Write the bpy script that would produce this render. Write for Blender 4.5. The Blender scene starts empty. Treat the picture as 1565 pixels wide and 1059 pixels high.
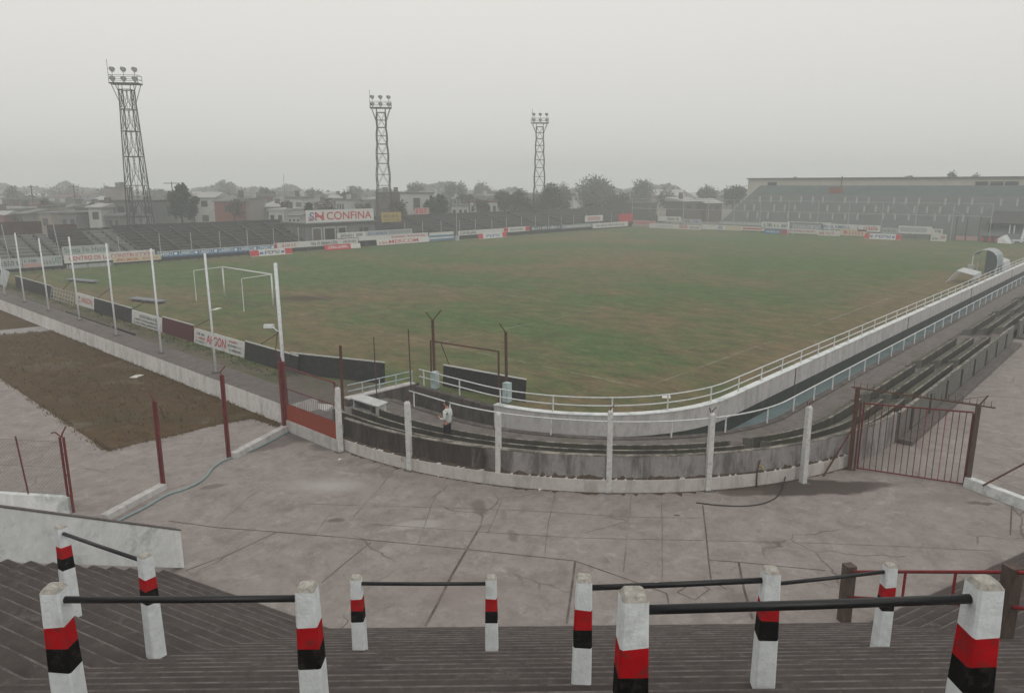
import bpy, bmesh, math, random
from mathutils import Vector, Matrix
from mathutils.geometry import tessellate_polygon
random.seed(7)
SC = bpy.context.scene
HAZE, SKY, EXPO = .0023, .10, 0.0
COL = SC.collection
R = math.radians
# ------------------------------------------------------------------ survey of the photograph
# world: x runs along the touchline away from the viewer's corner, y runs across the pitch, z up, field at z = 0
F = 1118.0; TH = R(12.4); H = 8.8
CT, ST = math.cos(TH), math.sin(TH)
U = (0.6749, 0.7379); W = (-0.7379, 0.6749)
def cw(X, Y, z=0.0):                       # viewer frame (right, ahead) -> world
    return Vector((X*U[0]+Y*U[1], X*W[0]+Y*W[1], z))
def ray(px, py):
    v = py-529.5
    return (px-782.5, F*CT-v*ST, F*ST+v*CT)
def G(px, py, z=0.0):                      # the point at height z seen at a pixel of the photograph
    q = ray(px, py); t = (H-z)/q[2]
    return cw(q[0]*t, q[1]*t, z)
def atY(px, py, Y):                        # the point seen at a pixel at distance Y ahead
    q = ray(px, py); t = Y/q[1]
    return cw(q[0]*t, Y, H-t*q[2])
def onb(px, py, b):                        # ... on the vertical plane y = b
    q = ray(px, py); d = cw(q[0], q[1]); t = b/d.y
    return Vector((d.x*t, b, H-t*q[2]))
def ona(px, py, a):                        # ... on the vertical plane x = a
    q = ray(px, py); d = cw(q[0], q[1]); t = a/d.x
    return Vector((a, d.y*t, H-t*q[2]))
YAW = math.atan2(U[1], U[0])               # world angle of the viewer's right-hand direction ... minus 90 = facing
RIGHT = cw(1, 0); AHEAD = cw(0, 1)
CAMROT = math.atan2(RIGHT.y, RIGHT.x)

# ------------------------------------------------------------------ materials
class NB:
    def __init__(s, name):
        s.m = bpy.data.materials.new(name); s.m.use_nodes = True
        s.n = s.m.node_tree.nodes; s.l = s.m.node_tree.links
        s.b = s.n['Principled BSDF']; s._pos = None
    def new(s, t): return s.n.new(t)
    def set(s, sock, v):
        if hasattr(v, 'is_linked') or isinstance(v, bpy.types.NodeSocket): s.l.new(v, sock)
        else: sock.default_value = v
    def pos(s):
        if s._pos is None: s._pos = s.new('ShaderNodeNewGeometry').outputs['Position']
        return s._pos
    def scaled(s, sc, vec=None, loc=(0, 0, 0), rot=(0, 0, 0)):
        mp = s.new('ShaderNodeMapping'); s.set(mp.inputs['Vector'], vec or s.pos())
        mp.inputs['Scale'].default_value = sc; mp.inputs['Location'].default_value = loc
        mp.inputs['Rotation'].default_value = rot
        return mp.outputs[0]
    def noise(s, scale, detail=5, rough=.6, vec=None, dist=0):
        t = s.new('ShaderNodeTexNoise'); s.set(t.inputs['Vector'], vec or s.pos())
        t.inputs['Scale'].default_value = scale; t.inputs['Detail'].default_value = detail
        t.inputs['Roughness'].default_value = rough; t.inputs['Distortion'].default_value = dist
        return t.outputs['Fac']
    def voro(s, scale, feature='DISTANCE_TO_EDGE', vec=None):
        t = s.new('ShaderNodeTexVoronoi'); t.feature = feature; s.set(t.inputs['Vector'], vec or s.pos())
        t.inputs['Scale'].default_value = scale
        return t.outputs['Distance']
    def ramp(s, f, stops):
        r = s.new('ShaderNodeValToRGB'); s.set(r.inputs[0], f); e = r.color_ramp.elements
        while len(e) < len(stops): e.new(.5)
        for k, (p, c) in enumerate(stops):
            e[k].position = p; e[k].color = (*c, 1) if len(c) == 3 else c
        return r.outputs[0]
    def step(s, f, a, b):
        r = s.new('ShaderNodeMapRange'); s.set(r.inputs[0], f)
        r.inputs[1].default_value = a; r.inputs[2].default_value = b; r.clamp = True
        return r.outputs[0]
    def math(s, op, a, b=0.0):
        t = s.new('ShaderNodeMath'); t.operation = op; s.set(t.inputs[0], a); s.set(t.inputs[1], b)
        return t.outputs[0]
    def mix(s, f, a, b, mode='MIX'):
        t = s.new('ShaderNodeMix'); t.data_type = 'RGBA'; t.blend_type = mode
        s.set(t.inputs[0], f)
        s.set(t.inputs[6], (*a, 1) if isinstance(a, tuple) else a)
        s.set(t.inputs[7], (*b, 1) if isinstance(b, tuple) else b)
        return t.outputs[2]
    def vmath(s, op, a, b):
        t = s.new('ShaderNodeVectorMath'); t.operation = op; s.set(t.inputs[0], a); s.set(t.inputs[1], b)
        return t.outputs[1] if op in ('LENGTH', 'DISTANCE') else t.outputs[0]
    def warp(s, scale, amt, vec=None):
        t = s.new('ShaderNodeTexNoise'); s.set(t.inputs['Vector'], vec or s.pos()); t.inputs['Scale'].default_value = scale
        t.inputs['Detail'].default_value = 4
        v = s.vmath('SUBTRACT', t.outputs['Color'], (.5, .5, .5)); v = s.vmath('MULTIPLY', v, (amt, amt, amt))
        return s.vmath('ADD', vec or s.pos(), v)
    def blob(s, c, rx, ry, rot, soft=.5, wv=None):         # an elliptical stain with a ragged rim: 1 inside, 0 outside
        mp = s.new('ShaderNodeMapping'); mp.vector_type = 'TEXTURE'; s.set(mp.inputs['Vector'], wv or s.pos())
        mp.inputs['Location'].default_value = (c[0], c[1], 0); mp.inputs['Rotation'].default_value = (0, 0, rot)
        mp.inputs['Scale'].default_value = (rx, ry, 100)
        d = s.vmath('LENGTH', mp.outputs[0], (0, 0, 0))
        return s.step(d, 1.0, 1.0-soft)
    def bump(s, h, strength=.3, dist=.02):
        t = s.new('ShaderNodeBump'); s.set(t.inputs['Height'], h); t.inputs['Strength'].default_value = strength
        t.inputs['Distance'].default_value = dist; s.l.new(t.outputs[0], s.b.inputs['Normal'])
    def out(s, col, rough=.85, spec=.25, metal=0.0):
        s.set(s.b.inputs['Base Color'], (*col, 1) if isinstance(col, tuple) else col)
        s.set(s.b.inputs['Roughness'], rough); s.b.inputs['Specular IOR Level'].default_value = spec
        s.b.inputs['Metallic'].default_value = metal
        return s.m
def sh(c, k): return tuple(min(1, x*k) for x in c)
MAT = {}
def simple(name, c, var=.18, scale=6.0, rough=.75, spec=.3, dirt=None, dscale=2.5, damt=.5, bump=0.0, metal=0.0, stretch=(1, 1, 1), dlo=.5, dhi=.72):
    n = NB(name); v = n.scaled(stretch) if stretch != (1, 1, 1) else n.pos()
    col = n.ramp(n.noise(scale, 6, .65, v), [(.3, sh(c, 1-var)), (.7, sh(c, 1+var))])
    if dirt:
        f = n.math('MULTIPLY', n.step(n.noise(dscale, 8, .7, v, .4), dlo, dhi), damt)
        col = n.mix(f, col, dirt)
    if bump: n.bump(n.noise(scale*4, 6, .7), bump, .02)
    MAT[name] = n.out(col, rough, spec, metal); return MAT[name]

simple('white_paint', (.72, .76, .77), .12, 9, .75, .25, (.42, .42, .40), 4, .45, .5, dlo=.52, dhi=.70)
simple('red_paint', (.42, .006, .010), .16, 8, .7, .06, (.12, .03, .028), 11, .7, .35, dlo=.52, dhi=.64)
simple('black_paint', (.004, .0035, .0035), .3, 8, .75, .05, (.035, .03, .027), 12, .7, .35, dlo=.52, dhi=.66)
simple('post_top', (.43, .41, .37), .35, 30, .9, .2, (.22, .22, .17), 18, .7, .8)
simple('black_pipe', (.009, .009, .010), .3, 14, .42, .35, (.08, .075, .07), 30, .3, .1, dlo=.58, dhi=.75)
simple('brown_post', (.085, .06, .048), .3, 9, .85, .2, (.16, .13, .11), 10, .5, .4, stretch=(1, 1, .3))
simple('red_steel', (.20, .018, .022), .3, 7, .6, .35, (.075, .022, .016), 9, .75, .2)
simple('fence_red', (.13, .02, .022), .3, 7, .6, .35, (.06, .03, .022), 9, .75, .2)
simple('rust', (.085, .04, .03), .35, 12, .85, .2, (.15, .075, .05), 20, .5, .3)
simple('white_steel', (.58, .60, .60), .12, 8, .6, .35, (.24, .20, .17), 9, .6, .1)
simple('pole_paint', (.58, .61, .63), .10, 6, .55, .35, (.24, .22, .20), 8, .6, .1)
simple('teal_paint', (.36, .45, .46), .15, 6, .7, .3, (.16, .19, .18), 5, .7, .1)
simple('concrete_post', (.55, .55, .54), .15, 8, .85, .2, (.22, .19, .17), 10, .6, .4)
simple('dark_board', (.028, .028, .028), .3, 5, .8, .2, (.06, .055, .05), 3, .6, .1)
simple('board_edge', (.42, .43, .41), .15, 8, .7, .3, (.2, .19, .18), 6, .6)
simple('maroon_board', (.085, .018, .026), .25, 5, .75, .25, (.05, .03, .03), 4, .6)
simple('orange_panel', (.24, .047, .026), .15, 5, .7, .25, (.15, .04, .028), 7, .6, .1)
simple('board_white', (.52, .53, .51), .10, 4, .65, .3, (.30, .29, .27), 3, .6)
simple('board_grey', (.33, .36, .36), .12, 4, .7, .3, (.22, .23, .22), 3, .6)
simple('board_pink', (.42, .26, .25), .12, 4, .7, .3, (.30, .22, .21), 3, .6)
simple('board_red', (.42, .035, .045), .12, 4, .65, .3, (.28, .06, .06), 3, .6)
simple('board_blue', (.06, .16, .30), .15, 4, .65, .3, (.12, .19, .26), 3, .6)
simple('board_cream', (.50, .45, .33), .12, 4, .65, .3, (.36, .32, .24), 3, .6)
simple('board_yellow', (.34, .26, .09), .15, 4, .65, .3, (.22, .19, .10), 3, .6)
simple('letter_red', (.40, .025, .035), .15, 4, .65, .3)
simple('letter_dark', (.05, .065, .085), .2, 4, .65, .3)
simple('letter_white', (.60, .62, .62), .08, 4, .65, .3)
simple('letter_blue', (.05, .10, .28), .15, 4, .65, .3)
simple('letter_green', (.10, .16, .13), .15, 4, .65, .3)
simple('tower_steel', (.035, .038, .042), .25, 1.5, .65, .35, (.10, .055, .04), 2.5, .5)
simple('lamp_housing', (.11, .13, .14), .15, 4, .5, .5)
simple('lamp_glass', (.38, .42, .43), .1, 3, .2, .6)
simple('stand_concrete', (.15, .155, .15), .15, .8, .9, .2, (.13, .13, .125), .35, .7)
simple('stand_light', (.16, .16, .155), .12, .7, .9, .2, (.20, .20, .19), .5, .7)
simple('stand_dark', (.050, .052, .052), .25, 1.2, .9, .2, (.045, .045, .042), .4, .7)
simple('stand_wood', (.065, .045, .042), .35, 1.6, .9, .2, (.13, .075, .06), .7, .6)
simple('far_stand', (.115, .135, .132), .10, .5, .9, .2, (.10, .12, .118), .2, .7)
simple('far_stand_edge', (.165, .185, .18), .10, .5, .9, .2)
simple('far_band', (.065, .085, .082), .2, .7, .9, .2, (.08, .10, .095), .25, .6)
simple('beige_wall', (.42, .41, .36), .08, .4, .9, .2, (.33, .33, .30), .25, .6)
simple('window_dark', (.035, .04, .045), .3, 2, .25, .6)
simple('window_pale', (.40, .40, .37), .1, 2, .5, .4)
simple('brick_red', (.20, .075, .06), .2, 2, .9, .2, (.13, .065, .055), .8, .6)
simple('plaster_white', (.36, .37, .355), .1, .6, .9, .2, (.22, .22, .21), .5, .6)
simple('plaster_grey', (.15, .155, .155), .15, .6, .9, .2, (.09, .093, .09), .5, .6)
simple('plaster_beige', (.22, .195, .165), .12, .6, .9, .2, (.24, .22, .19), .5, .6)
simple('plaster_brown', (.105, .088, .08), .15, .6, .9, .2, (.11, .095, .09), .5, .6)
simple('roof_grey', (.13, .135, .135), .2, .8, .85, .25, (.13, .125, .12), .5, .6)
simple('roof_pale', (.31, .315, .305), .12, .8, .8, .3, (.30, .29, .28), .5, .6)
simple('roof_dark', (.07, .07, .072), .2, .8, .85, .25)
simple('roof_tile', (.12, .06, .048), .2, 1.2, .9, .2, (.11, .07, .06), .7, .6)
simple('bark', (.06, .05, .042), .3, 4, .95, .1)
simple('leaf_dark', (.022, .038, .030), .5, .5, .8, .25)
simple('leaf_green', (.045, .075, .040), .45, .5, .8, .25)
simple('leaf_grey', (.060, .068, .058), .4, .35, .85, .2)
simple('leaf_brown', (.075, .066, .055), .4, .35, .85, .2)
simple('slab_grey', (.20, .215, .23), .12, 3, .85, .25, (.13, .13, .13), 3, .6)
simple('plastic_sheet', (.22, .26, .275), .12, 2, .35, .5, (.22, .25, .26), 2, .6)
simple('hose_teal', (.19, .26, .27), .15, 8, .55, .4, (.12, .14, .14), 8, .6)
simple('hose_black', (.02, .019, .02), .3, 8, .5, .4)
simple('skin', (.36, .20, .14), .08, 12, .6, .3)
simple('hair_black', (.012, .010, .010), .3, 60, .5, .4)
simple('shirt_white', (.52, .55, .54), .07, 12, .9, .15, (.40, .42, .41), 9, .5, .25)
simple('trousers_dark', (.020, .020, .026), .25, 12, .9, .15)
simple('shoe_dark', (.02, .018, .018), .2, 12, .6, .3)
simple('moat_water', (.17, .235, .245), .15, .8, .14, .5, (.12, .165, .165), .5, .6)  # teal base colour paints in the sky reflected by the water
simple('wire', (.16, .15, .15), .2, 10, .6, .4)
simple('litter_pale', (.55, .55, .52), .15, 9, .8, .2)

def concrete(name, c, stain, light, joints=None, streak=True, stain_amt=.7, light_amt=.5, lo=.46, hi=.66, moss=None, rustc=None, bump=.35):
    n = NB(name)
    base = n.ramp(n.noise(5, 8, .7), [(.25, sh(c, .82)), (.75, sh(c, 1.15))])
    sv = n.scaled((1.6, 1.6, .35))
    f1 = n.step(n.noise(1.4, 8, .72, sv, .5), lo, hi)
    col = n.mix(n.math('MULTIPLY', f1, stain_amt), base, stain)
    f2 = n.step(n.noise(2.3, 7, .7, n.scaled((1, 1, .7), None, (7, 3, 1)), .6), .54, .68)
    col = n.mix(n.math('MULTIPLY', f2, light_amt), col, light)
    if moss: col = n.mix(n.math('MULTIPLY', n.step(n.noise(.9, 7, .75, n.scaled((1, 1, 1), None, (3, 9, 2))), .52, .64), .75), col, moss)
    if rustc: col = n.mix(n.math('MULTIPLY', n.step(n.noise(3.2, 8, .75, n.scaled((1, 1, .3), None, (1, 5, 2))), .60, .70), .8), col, rustc)
    n.bump(n.noise(28, 6, .75), bump, .02)
    MAT[name] = n.out(col, .92, .2); return n
concrete('whitewash', (.50, .475, .455), (.24, .215, .195), (.53, .51, .50), rustc=(.16, .09, .06), stain_amt=.6)
concrete('whitewash_clean', (.66, .68, .675), (.42, .44, .45), (.74, .76, .75), stain_amt=.4, moss=(.30, .33, .32))

concrete('wall_cap', (.26, .24, .205), (.055, .05, .043), (.36, .34, .30), stain_amt=.85, lo=.42, hi=.55)
concrete('bench_concrete', (.070, .066, .055), (.032, .03, .025), (.125, .118, .10), moss=(.07, .075, .045), light_amt=.4)
concrete('seat_concrete', (.085, .082, .062), (.036, .034, .026), (.17, .162, .135), moss=(.062, .072, .036), light_amt=.5)
concrete('bench_end', (.135, .13, .108), (.06, .056, .048), (.20, .19, .165))
concrete('floor_concrete', (.14, .124, .117), (.058, .05, .046), (.21, .192, .185), moss=(.10, .095, .07))
concrete('floor_dark', (.075, .066, .058), (.035, .03, .027), (.12, .11, .10), moss=(.06, .06, .04))
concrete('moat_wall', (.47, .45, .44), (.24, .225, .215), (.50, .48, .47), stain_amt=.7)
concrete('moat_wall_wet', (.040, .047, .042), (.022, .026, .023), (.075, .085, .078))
concrete('moat_wall_old', (.105, .09, .083), (.04, .035, .032), (.18, .165, .155), stain_amt=.8, lo=.42, hi=.6)
concrete('rear_wall', (.135, .135, .12), (.075, .075, .066), (.19, .19, .175), stain_amt=.7)
concrete('coping_grey', (.125, .112, .105), (.055, .046, .041), (.19, .172, .165), rustc=(.10, .055, .04))
concrete('wall_left', (.58, .565, .55), (.25, .225, .21), (.60, .59, .58), rustc=(.17, .10, .075), stain_amt=.55)
concrete('kerb_white', (.44, .43, .42), (.20, .18, .17), (.46, .45, .44), rustc=(.20, .10, .09), stain_amt=.6)
concrete('path_concrete', (.265, .25, .245), (.17, .155, .15), (.32, .31, .30), stain_amt=.5)
concrete('table_white', (.46, .47, .47), (.26, .27, .26), (.52, .53, .53), stain_amt=.5)
simple('red_bright', (.26, .014, .02), .2, 7, .6, .25, (.11, .02, .018), 9, .6, .1)
simple('slab_dark', (.055, .07, .07), .2, 3, .6, .3)
simple('stand_mid', (.048, .048, .047), .25, 1.2, .9, .2, (.055, .05, .048), .4, .7)
simple('moss_brown', (.075, .055, .042), .35, 9, .95, .1, (.05, .05, .028), 3, .7)
simple('straw', (.115, .088, .052), .3, 4, .95, .1)
simple('gate_red', (.13, .018, .020), .3, 7, .7, .25, (.055, .025, .02), 7, .8)
def yard_material():
    n = NB('yard_concrete')
    base = n.ramp(n.noise(1.6, 9, .72), [(.22, (.160, .135, .123)), (.5, (.235, .206, .190)), (.78, (.308, .277, .258))])
    big = n.noise(.22, 5, .6, None, .8)
    base = n.mix(n.step(big, .42, .68), base, n.mix(.5, base, (.255, .232, .213)))
    # grimy blotches
    g = n.math('MULTIPLY', n.step(n.noise(.75, 10, .8, n.scaled((1, 1, 1), None, (4, 8, 0)), .5), .50, .64), .55)
    base = n.mix(g, base, (.125, .102, .097))
    # pale scoured patches
    p = n.math('MULTIPLY', n.step(n.noise(1.3, 10, .8, n.scaled((1, 1, 1), None, (9, 1, 0)), .5), .54, .66), .55)
    base = n.mix(p, base, (.36, .345, .335))
    # fine cracks
    wv = n.warp(1.2, .55)
    cr = n.step(n.voro(.33, vec=wv), .010, .003)
    cr = n.math('MULTIPLY', cr, n.step(n.noise(.35, 3, .5, n.scaled((1, 1, 1), None, (2, 2, 0))), .50, .60))
    base = n.mix(n.math('MULTIPLY', cr, .75), base, (.085, .066, .06))
    sp = n.step(n.noise(9, 3, .6), .66, .74)
    base = n.mix(n.math('MULTIPLY', sp, .6), base, (.095, .078, .07))
    sp = n.step(n.noise(13, 2, .6, n.scaled((1, 1, 1), None, (3, 3, 3))), .70, .76)
    base = n.mix(n.math('MULTIPLY', sp, .6), base, (.38, .36, .33))
    base = n.mix(n.math('MULTIPLY', n.step(n.noise(4.2, 8, .8), .50, .66), .35), base, (.12, .098, .088))
    # ragged stains with a place of their own
    wv = n.warp(.9, .9)
    def stain(px, py, rx, ry, ang, c, amt, soft=.25):
        nonlocal base
        q = G(px, py); f = n.math('MULTIPLY', n.blob(q, rx, ry, CAMROT+ang, soft, wv), amt)
        base = n.mix(f, base, c)
    stain(1215, 745, 2.7, .68, .06, (.060, .046, .040), .93, .18)
    stain(1330, 742, .9, .42, .1, (.075, .06, .057), .8, .3)
    stain(1130, 752, .8, .35, 0, (.115, .088, .078), .8)
    stain(462, 668, 1.2, .60, -.45, (.085, .072, .068), .8, .4)
    stain(415, 680, 1.3, .5, .6, (.10, .085, .08), .7, .4)
    stain(505, 684, .8, .45, -.4, (.095, .08, .075), .7, .4)
    stain(1495, 768, .42, .12, -.1, (.10, .075, .07), .85)
    stain(500, 742, 1.5, .65, 0, (.36, .345, .33), .7, .8)
    stain(640, 803, .8, .3, 0, (.33, .31, .295), .65, .4)
    stain(730, 775, .28, .55, .2, (.12, .10, .093), .75, .5)
    stain(785, 815, .2, .35, .2, (.13, .11, .10), .7, .5)
    stain(515, 797, .32, .14, .4, (.10, .082, .075), .8, .4)
    stain(325, 742, .5, .22, .4, (.115, .095, .088), .8, .4)
    stain(1030, 786, .11, .07, 0, (.08, .065, .06), .9, .3)
    stain(1450, 760, 1.5, .5, .2, (.17, .14, .13), .6, .7)
    stain(700, 905, 2.0, .8, 0, (.215, .178, .168), .5, .8)
    n.b.inputs['Roughness'].default_value = .85
    n.bump(n.noise(14, 8, .75), .35, .02)
    MAT['yard'] = n.out(base, .86, .25)
yard_material()
def stained_wall():
    n = NB('stained_wall'); sv = n.scaled((1.8, 1.8, .4))
    col = n.ramp(n.noise(4, 9, .75), [(.25, (.21, .20, .195)), (.75, (.33, .32, .315))])
    col = n.mix(n.math('MULTIPLY', n.step(n.noise(1.1, 9, .75, sv, .4), .46, .60), .75), col, (.075, .068, .064))
    q = G(626, 690); q2 = G(690, 700); wv = n.warp(1.5, .5)
    old = n.math('MAXIMUM', n.blob(G(600, 690), 5.2, 2.6, R(-70)+0, .12, wv), n.blob(G(690, 712), 1.6, 1.2, CAMROT, .15, wv))
    dark = n.ramp(n.noise(1.6, 9, .8, sv, .4), [(.38, (.032, .027, .025)), (.55, (.062, .053, .049)), (.70, (.20, .185, .175))])
    col = n.mix(old, col, dark)
    rs = n.math('MULTIPLY', n.blob(G(1146, 728), .42, .6, 0, .5, n.warp(5, .3)), .85)
    col = n.mix(rs, col, (.10, .045, .022))
    n.bump(n.noise(28, 6, .75), .35, .02)
    MAT['stained_wall'] = n.out(col, .92, .2)
stained_wall()
simple('joint_dark', (.085, .068, .062), .3, 6, .95, .1, (.16, .135, .125), 1.3, .9, dlo=.45, dhi=.6)
simple('joint_faint', (.13, .108, .098), .2, 6, .95, .1, (.22, .192, .178), 1.0, .95, dlo=.44, dhi=.57)

def terrace_materials():
    n = NB('terrace_tread')
    base = n.ramp(n.noise(3.2, 9, .75), [(.22, (.044, .036, .033)), (.5, (.066, .055, .051)), (.8, (.100, .086, .080))])
    f = n.math('MULTIPLY', n.step(n.noise(.7, 8, .72, None, .6), .5, .66), .6)
    base = n.mix(f, base, (.040, .033, .031))
    f = n.math('MULTIPLY', n.step(n.noise(1.7, 8, .75, n.scaled((1, 1, 1), None, (5, 2, 3)), .5), .57, .67), .5)
    base = n.mix(f, base, (.155, .14, .132))
    f = n.step(n.noise(26, 2, .5), .72, .78)
    base = n.mix(n.math('MULTIPLY', f, .5), base, (.22, .205, .19))
    n.bump(n.noise(30, 7, .75), .45, .02)
    MAT['terrace_tread'] = n.out(base, .93, .18)
    n = NB('terrace_nose')
    f = n.step(n.noise(2.1, 9, .78, None, .5), .40, .60)
    base = n.mix(f, (.070, .058, .055), (.150, .133, .126))
    n.bump(n.noise(30, 7, .75), .5, .02)
    MAT['terrace_nose'] = n.out(base, .93, .18)
    n = NB('terrace_riser')
    base = n.ramp(n.noise(2.5, 9, .75, n.scaled((1, 1, .4))), [(.25, (.038, .031, .029)), (.75, (.070, .059, .055))])
    n.bump(n.noise(30, 7, .75), .45, .02)
    MAT['terrace_riser'] = n.out(base, .95, .15)
terrace_materials()

def field_material():
    n = NB('pitch_grass')
    fine = n.noise(4.5, 10, .85)
    wv = n.warp(.25, 2.0)
    g1 = n.ramp(fine, [(.25, (.040, .072, .024)), (.5, (.068, .108, .038)), (.75, (.110, .152, .058))])
    b1 = n.ramp(fine, [(.25, (.090, .070, .038)), (.5, (.138, .108, .060)), (.75, (.190, .153, .092))])
    patch = n.noise(.085, 8, .68, n.scaled((1, .55, 1), wv), .4)
    small = n.noise(.75, 7, .72, n.scaled((1, .45, 1)), .3); tiny = n.noise(2.6, 6, .75, n.scaled((1, .6, 1)), .2)
    f = n.math('ADD', n.math('MULTIPLY', patch, .62), n.math('ADD', n.math('MULTIPLY', small, .34), n.math('MULTIPLY', tiny, .15)))
    # worn ground near the edges the photo shows: browner along the near touchline, goal ends and centre
    y = n.new('ShaderNodeSeparateXYZ'); n.l.new(n.pos(), y.inputs[0])
    near = n.math('MULTIPLY', n.step(y.outputs[1], 21.5, 14.5), .085)
    end = n.math('MULTIPLY', n.step(y.outputs[0], 34, 22), .055)
    def wear(a, b, rx, ry, amt):
        return n.math('MULTIPLY', n.blob((a, b), rx, ry, 0, .9, wv), amt)
    f = n.math('ADD', f, n.math('ADD', near, end))
    for w in ((62, 50, 22, 16, .075), (47, 26, 16, 9, .055), (36, 44, 9, 14, .05), (90, 80, 35, 7, .055), (100, 30, 30, 16, -.05), (42, 66, 14, 14, -.04)):
        f = n.math('ADD', f, wear(*w))
    col = n.mix(n.step(f, .52, .66), g1, b1)
    tone = n.ramp(n.noise(1.1, 8, .8, n.scaled((1, .5, 1), None, (5, 5, 0)), .3), [(.30, (.50, .52, .52)), (.5, (1., 1., 1.)), (.70, (1.5, 1.46, 1.36))])
    col = n.mix(1.0, col, tone, 'MULTIPLY')
    dark = n.math('MULTIPLY', n.step(n.noise(.7, 9, .8, n.scaled((1, .5, 1), None, (8, 3, 0))), .54, .68), .6)
    col = n.mix(dark, col, (.040, .052, .026))
    # bare goalmouths and centre spot scuffs
    wv2 = n.warp(1.0, 1.3)
    q = G(466, 456)
    col = n.mix(n.math('MULTIPLY', n.blob(G(468, 456), 2.9, 1.7, CAMROT, .5, wv2), .85), col, (.062, .047, .036))
    col = n.mix(n.math('MULTIPLY', n.blob((128.5, 50.2), 1.8, 6.5, 0, .6, wv2), .85), col, (.085, .075, .06))
    col = n.mix(n.math('MULTIPLY', n.blob((27.2, 52.5), .8, 4.5, 0, .6, wv2), .55), col, (.085, .068, .05))
    # faint worn chalk
    wl = n.warp(.6, .16)
    sx = n.new('ShaderNodeSeparateXYZ'); n.l.new(wl, sx.inputs[0])
    X, Y = sx.outputs[0], sx.outputs[1]
    def near_to(v, c, hw): return n.step(n.math('ABSOLUTE', n.math('SUBTRACT', v, c)), hw, hw*.5)
    def between(v, lo, hi): return n.math('MULTIPLY', n.step(v, lo, lo+.1), n.step(v, hi, hi-.1))
    lines = None
    for axis, c, lo, hi in (('y', 16.9, 27.2, 131.5), ('x', 27.2, 16.9, 85.5), ('x', 43.7, 30.8, 71.0), ('y', 30.8, 27.2, 43.7), ('y', 71.0, 27.2, 43.7), ('x', 32.7, 41.7, 60), ('y', 41.7, 27.2, 32.7), ('y', 60, 27.2, 32.7), ('x', 79.5, 16.9, 85.5)):
        m = n.math('MULTIPLY', near_to(X if axis == 'x' else Y, c, .085), between(Y if axis == 'x' else X, lo, hi))
        lines = m if lines is None else n.math('MAXIMUM', lines, m)
    worn = n.math('MULTIPLY', n.step(n.noise(.5, 7, .75, n.scaled((1, 1, 1), None, (1, 6, 0))), .44, .60), .40)
    col = n.mix(n.math('MULTIPLY', lines, worn), col, (.36, .36, .31))
    n.bump(n.noise(22, 6, .8), .5, .03)
    MAT['pitch_grass'] = n.out(col, .95, .12)
    n = NB('dry_grass')
    col = n.ramp(n.noise(3.0, 9, .8), [(.25, (.044, .027, .011)), (.5, (.078, .050, .025)), (.78, (.135, .096, .055))])
    f = n.math('MULTIPLY', n.step(n.noise(.5, 7, .7, None, .5), .48, .62), .7)
    col = n.mix(f, col, (.060, .050, .026))
    f = n.math('MULTIPLY', n.step(n.noise(.35, 7, .7, n.scaled((1, 1, 1), None, (3, 1, 0)), .5), .55, .66), .6)
    col = n.mix(f, col, (.15, .13, .105))
    n.bump(n.noise(24, 6, .8), .6, .03)
    MAT['dry_grass'] = n.out(col, .96, .1)
    n = NB('track_dirt')
    col = n.ramp(n.noise(1.6, 9, .78), [(.25, (.075, .062, .046)), (.5, (.115, .10, .075)), (.78, (.17, .152, .125))])
    f = n.math('MULTIPLY', n.step(n.noise(.4, 7, .7, None, .5), .46, .6), .8)
    col = n.mix(f, col, (.075, .085, .045))
    n.bump(n.noise(20, 6, .8), .5, .03)
    MAT['track_dirt'] = n.out(col, .96, .1)
    n = NB('town_ground')
    col = n.ramp(n.noise(.12, 6, .7), [(.3, (.10, .11, .085)), (.7, (.19, .18, .16))])
    MAT['town_ground'] = n.out(col, .95, .1)
field_material()

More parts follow.
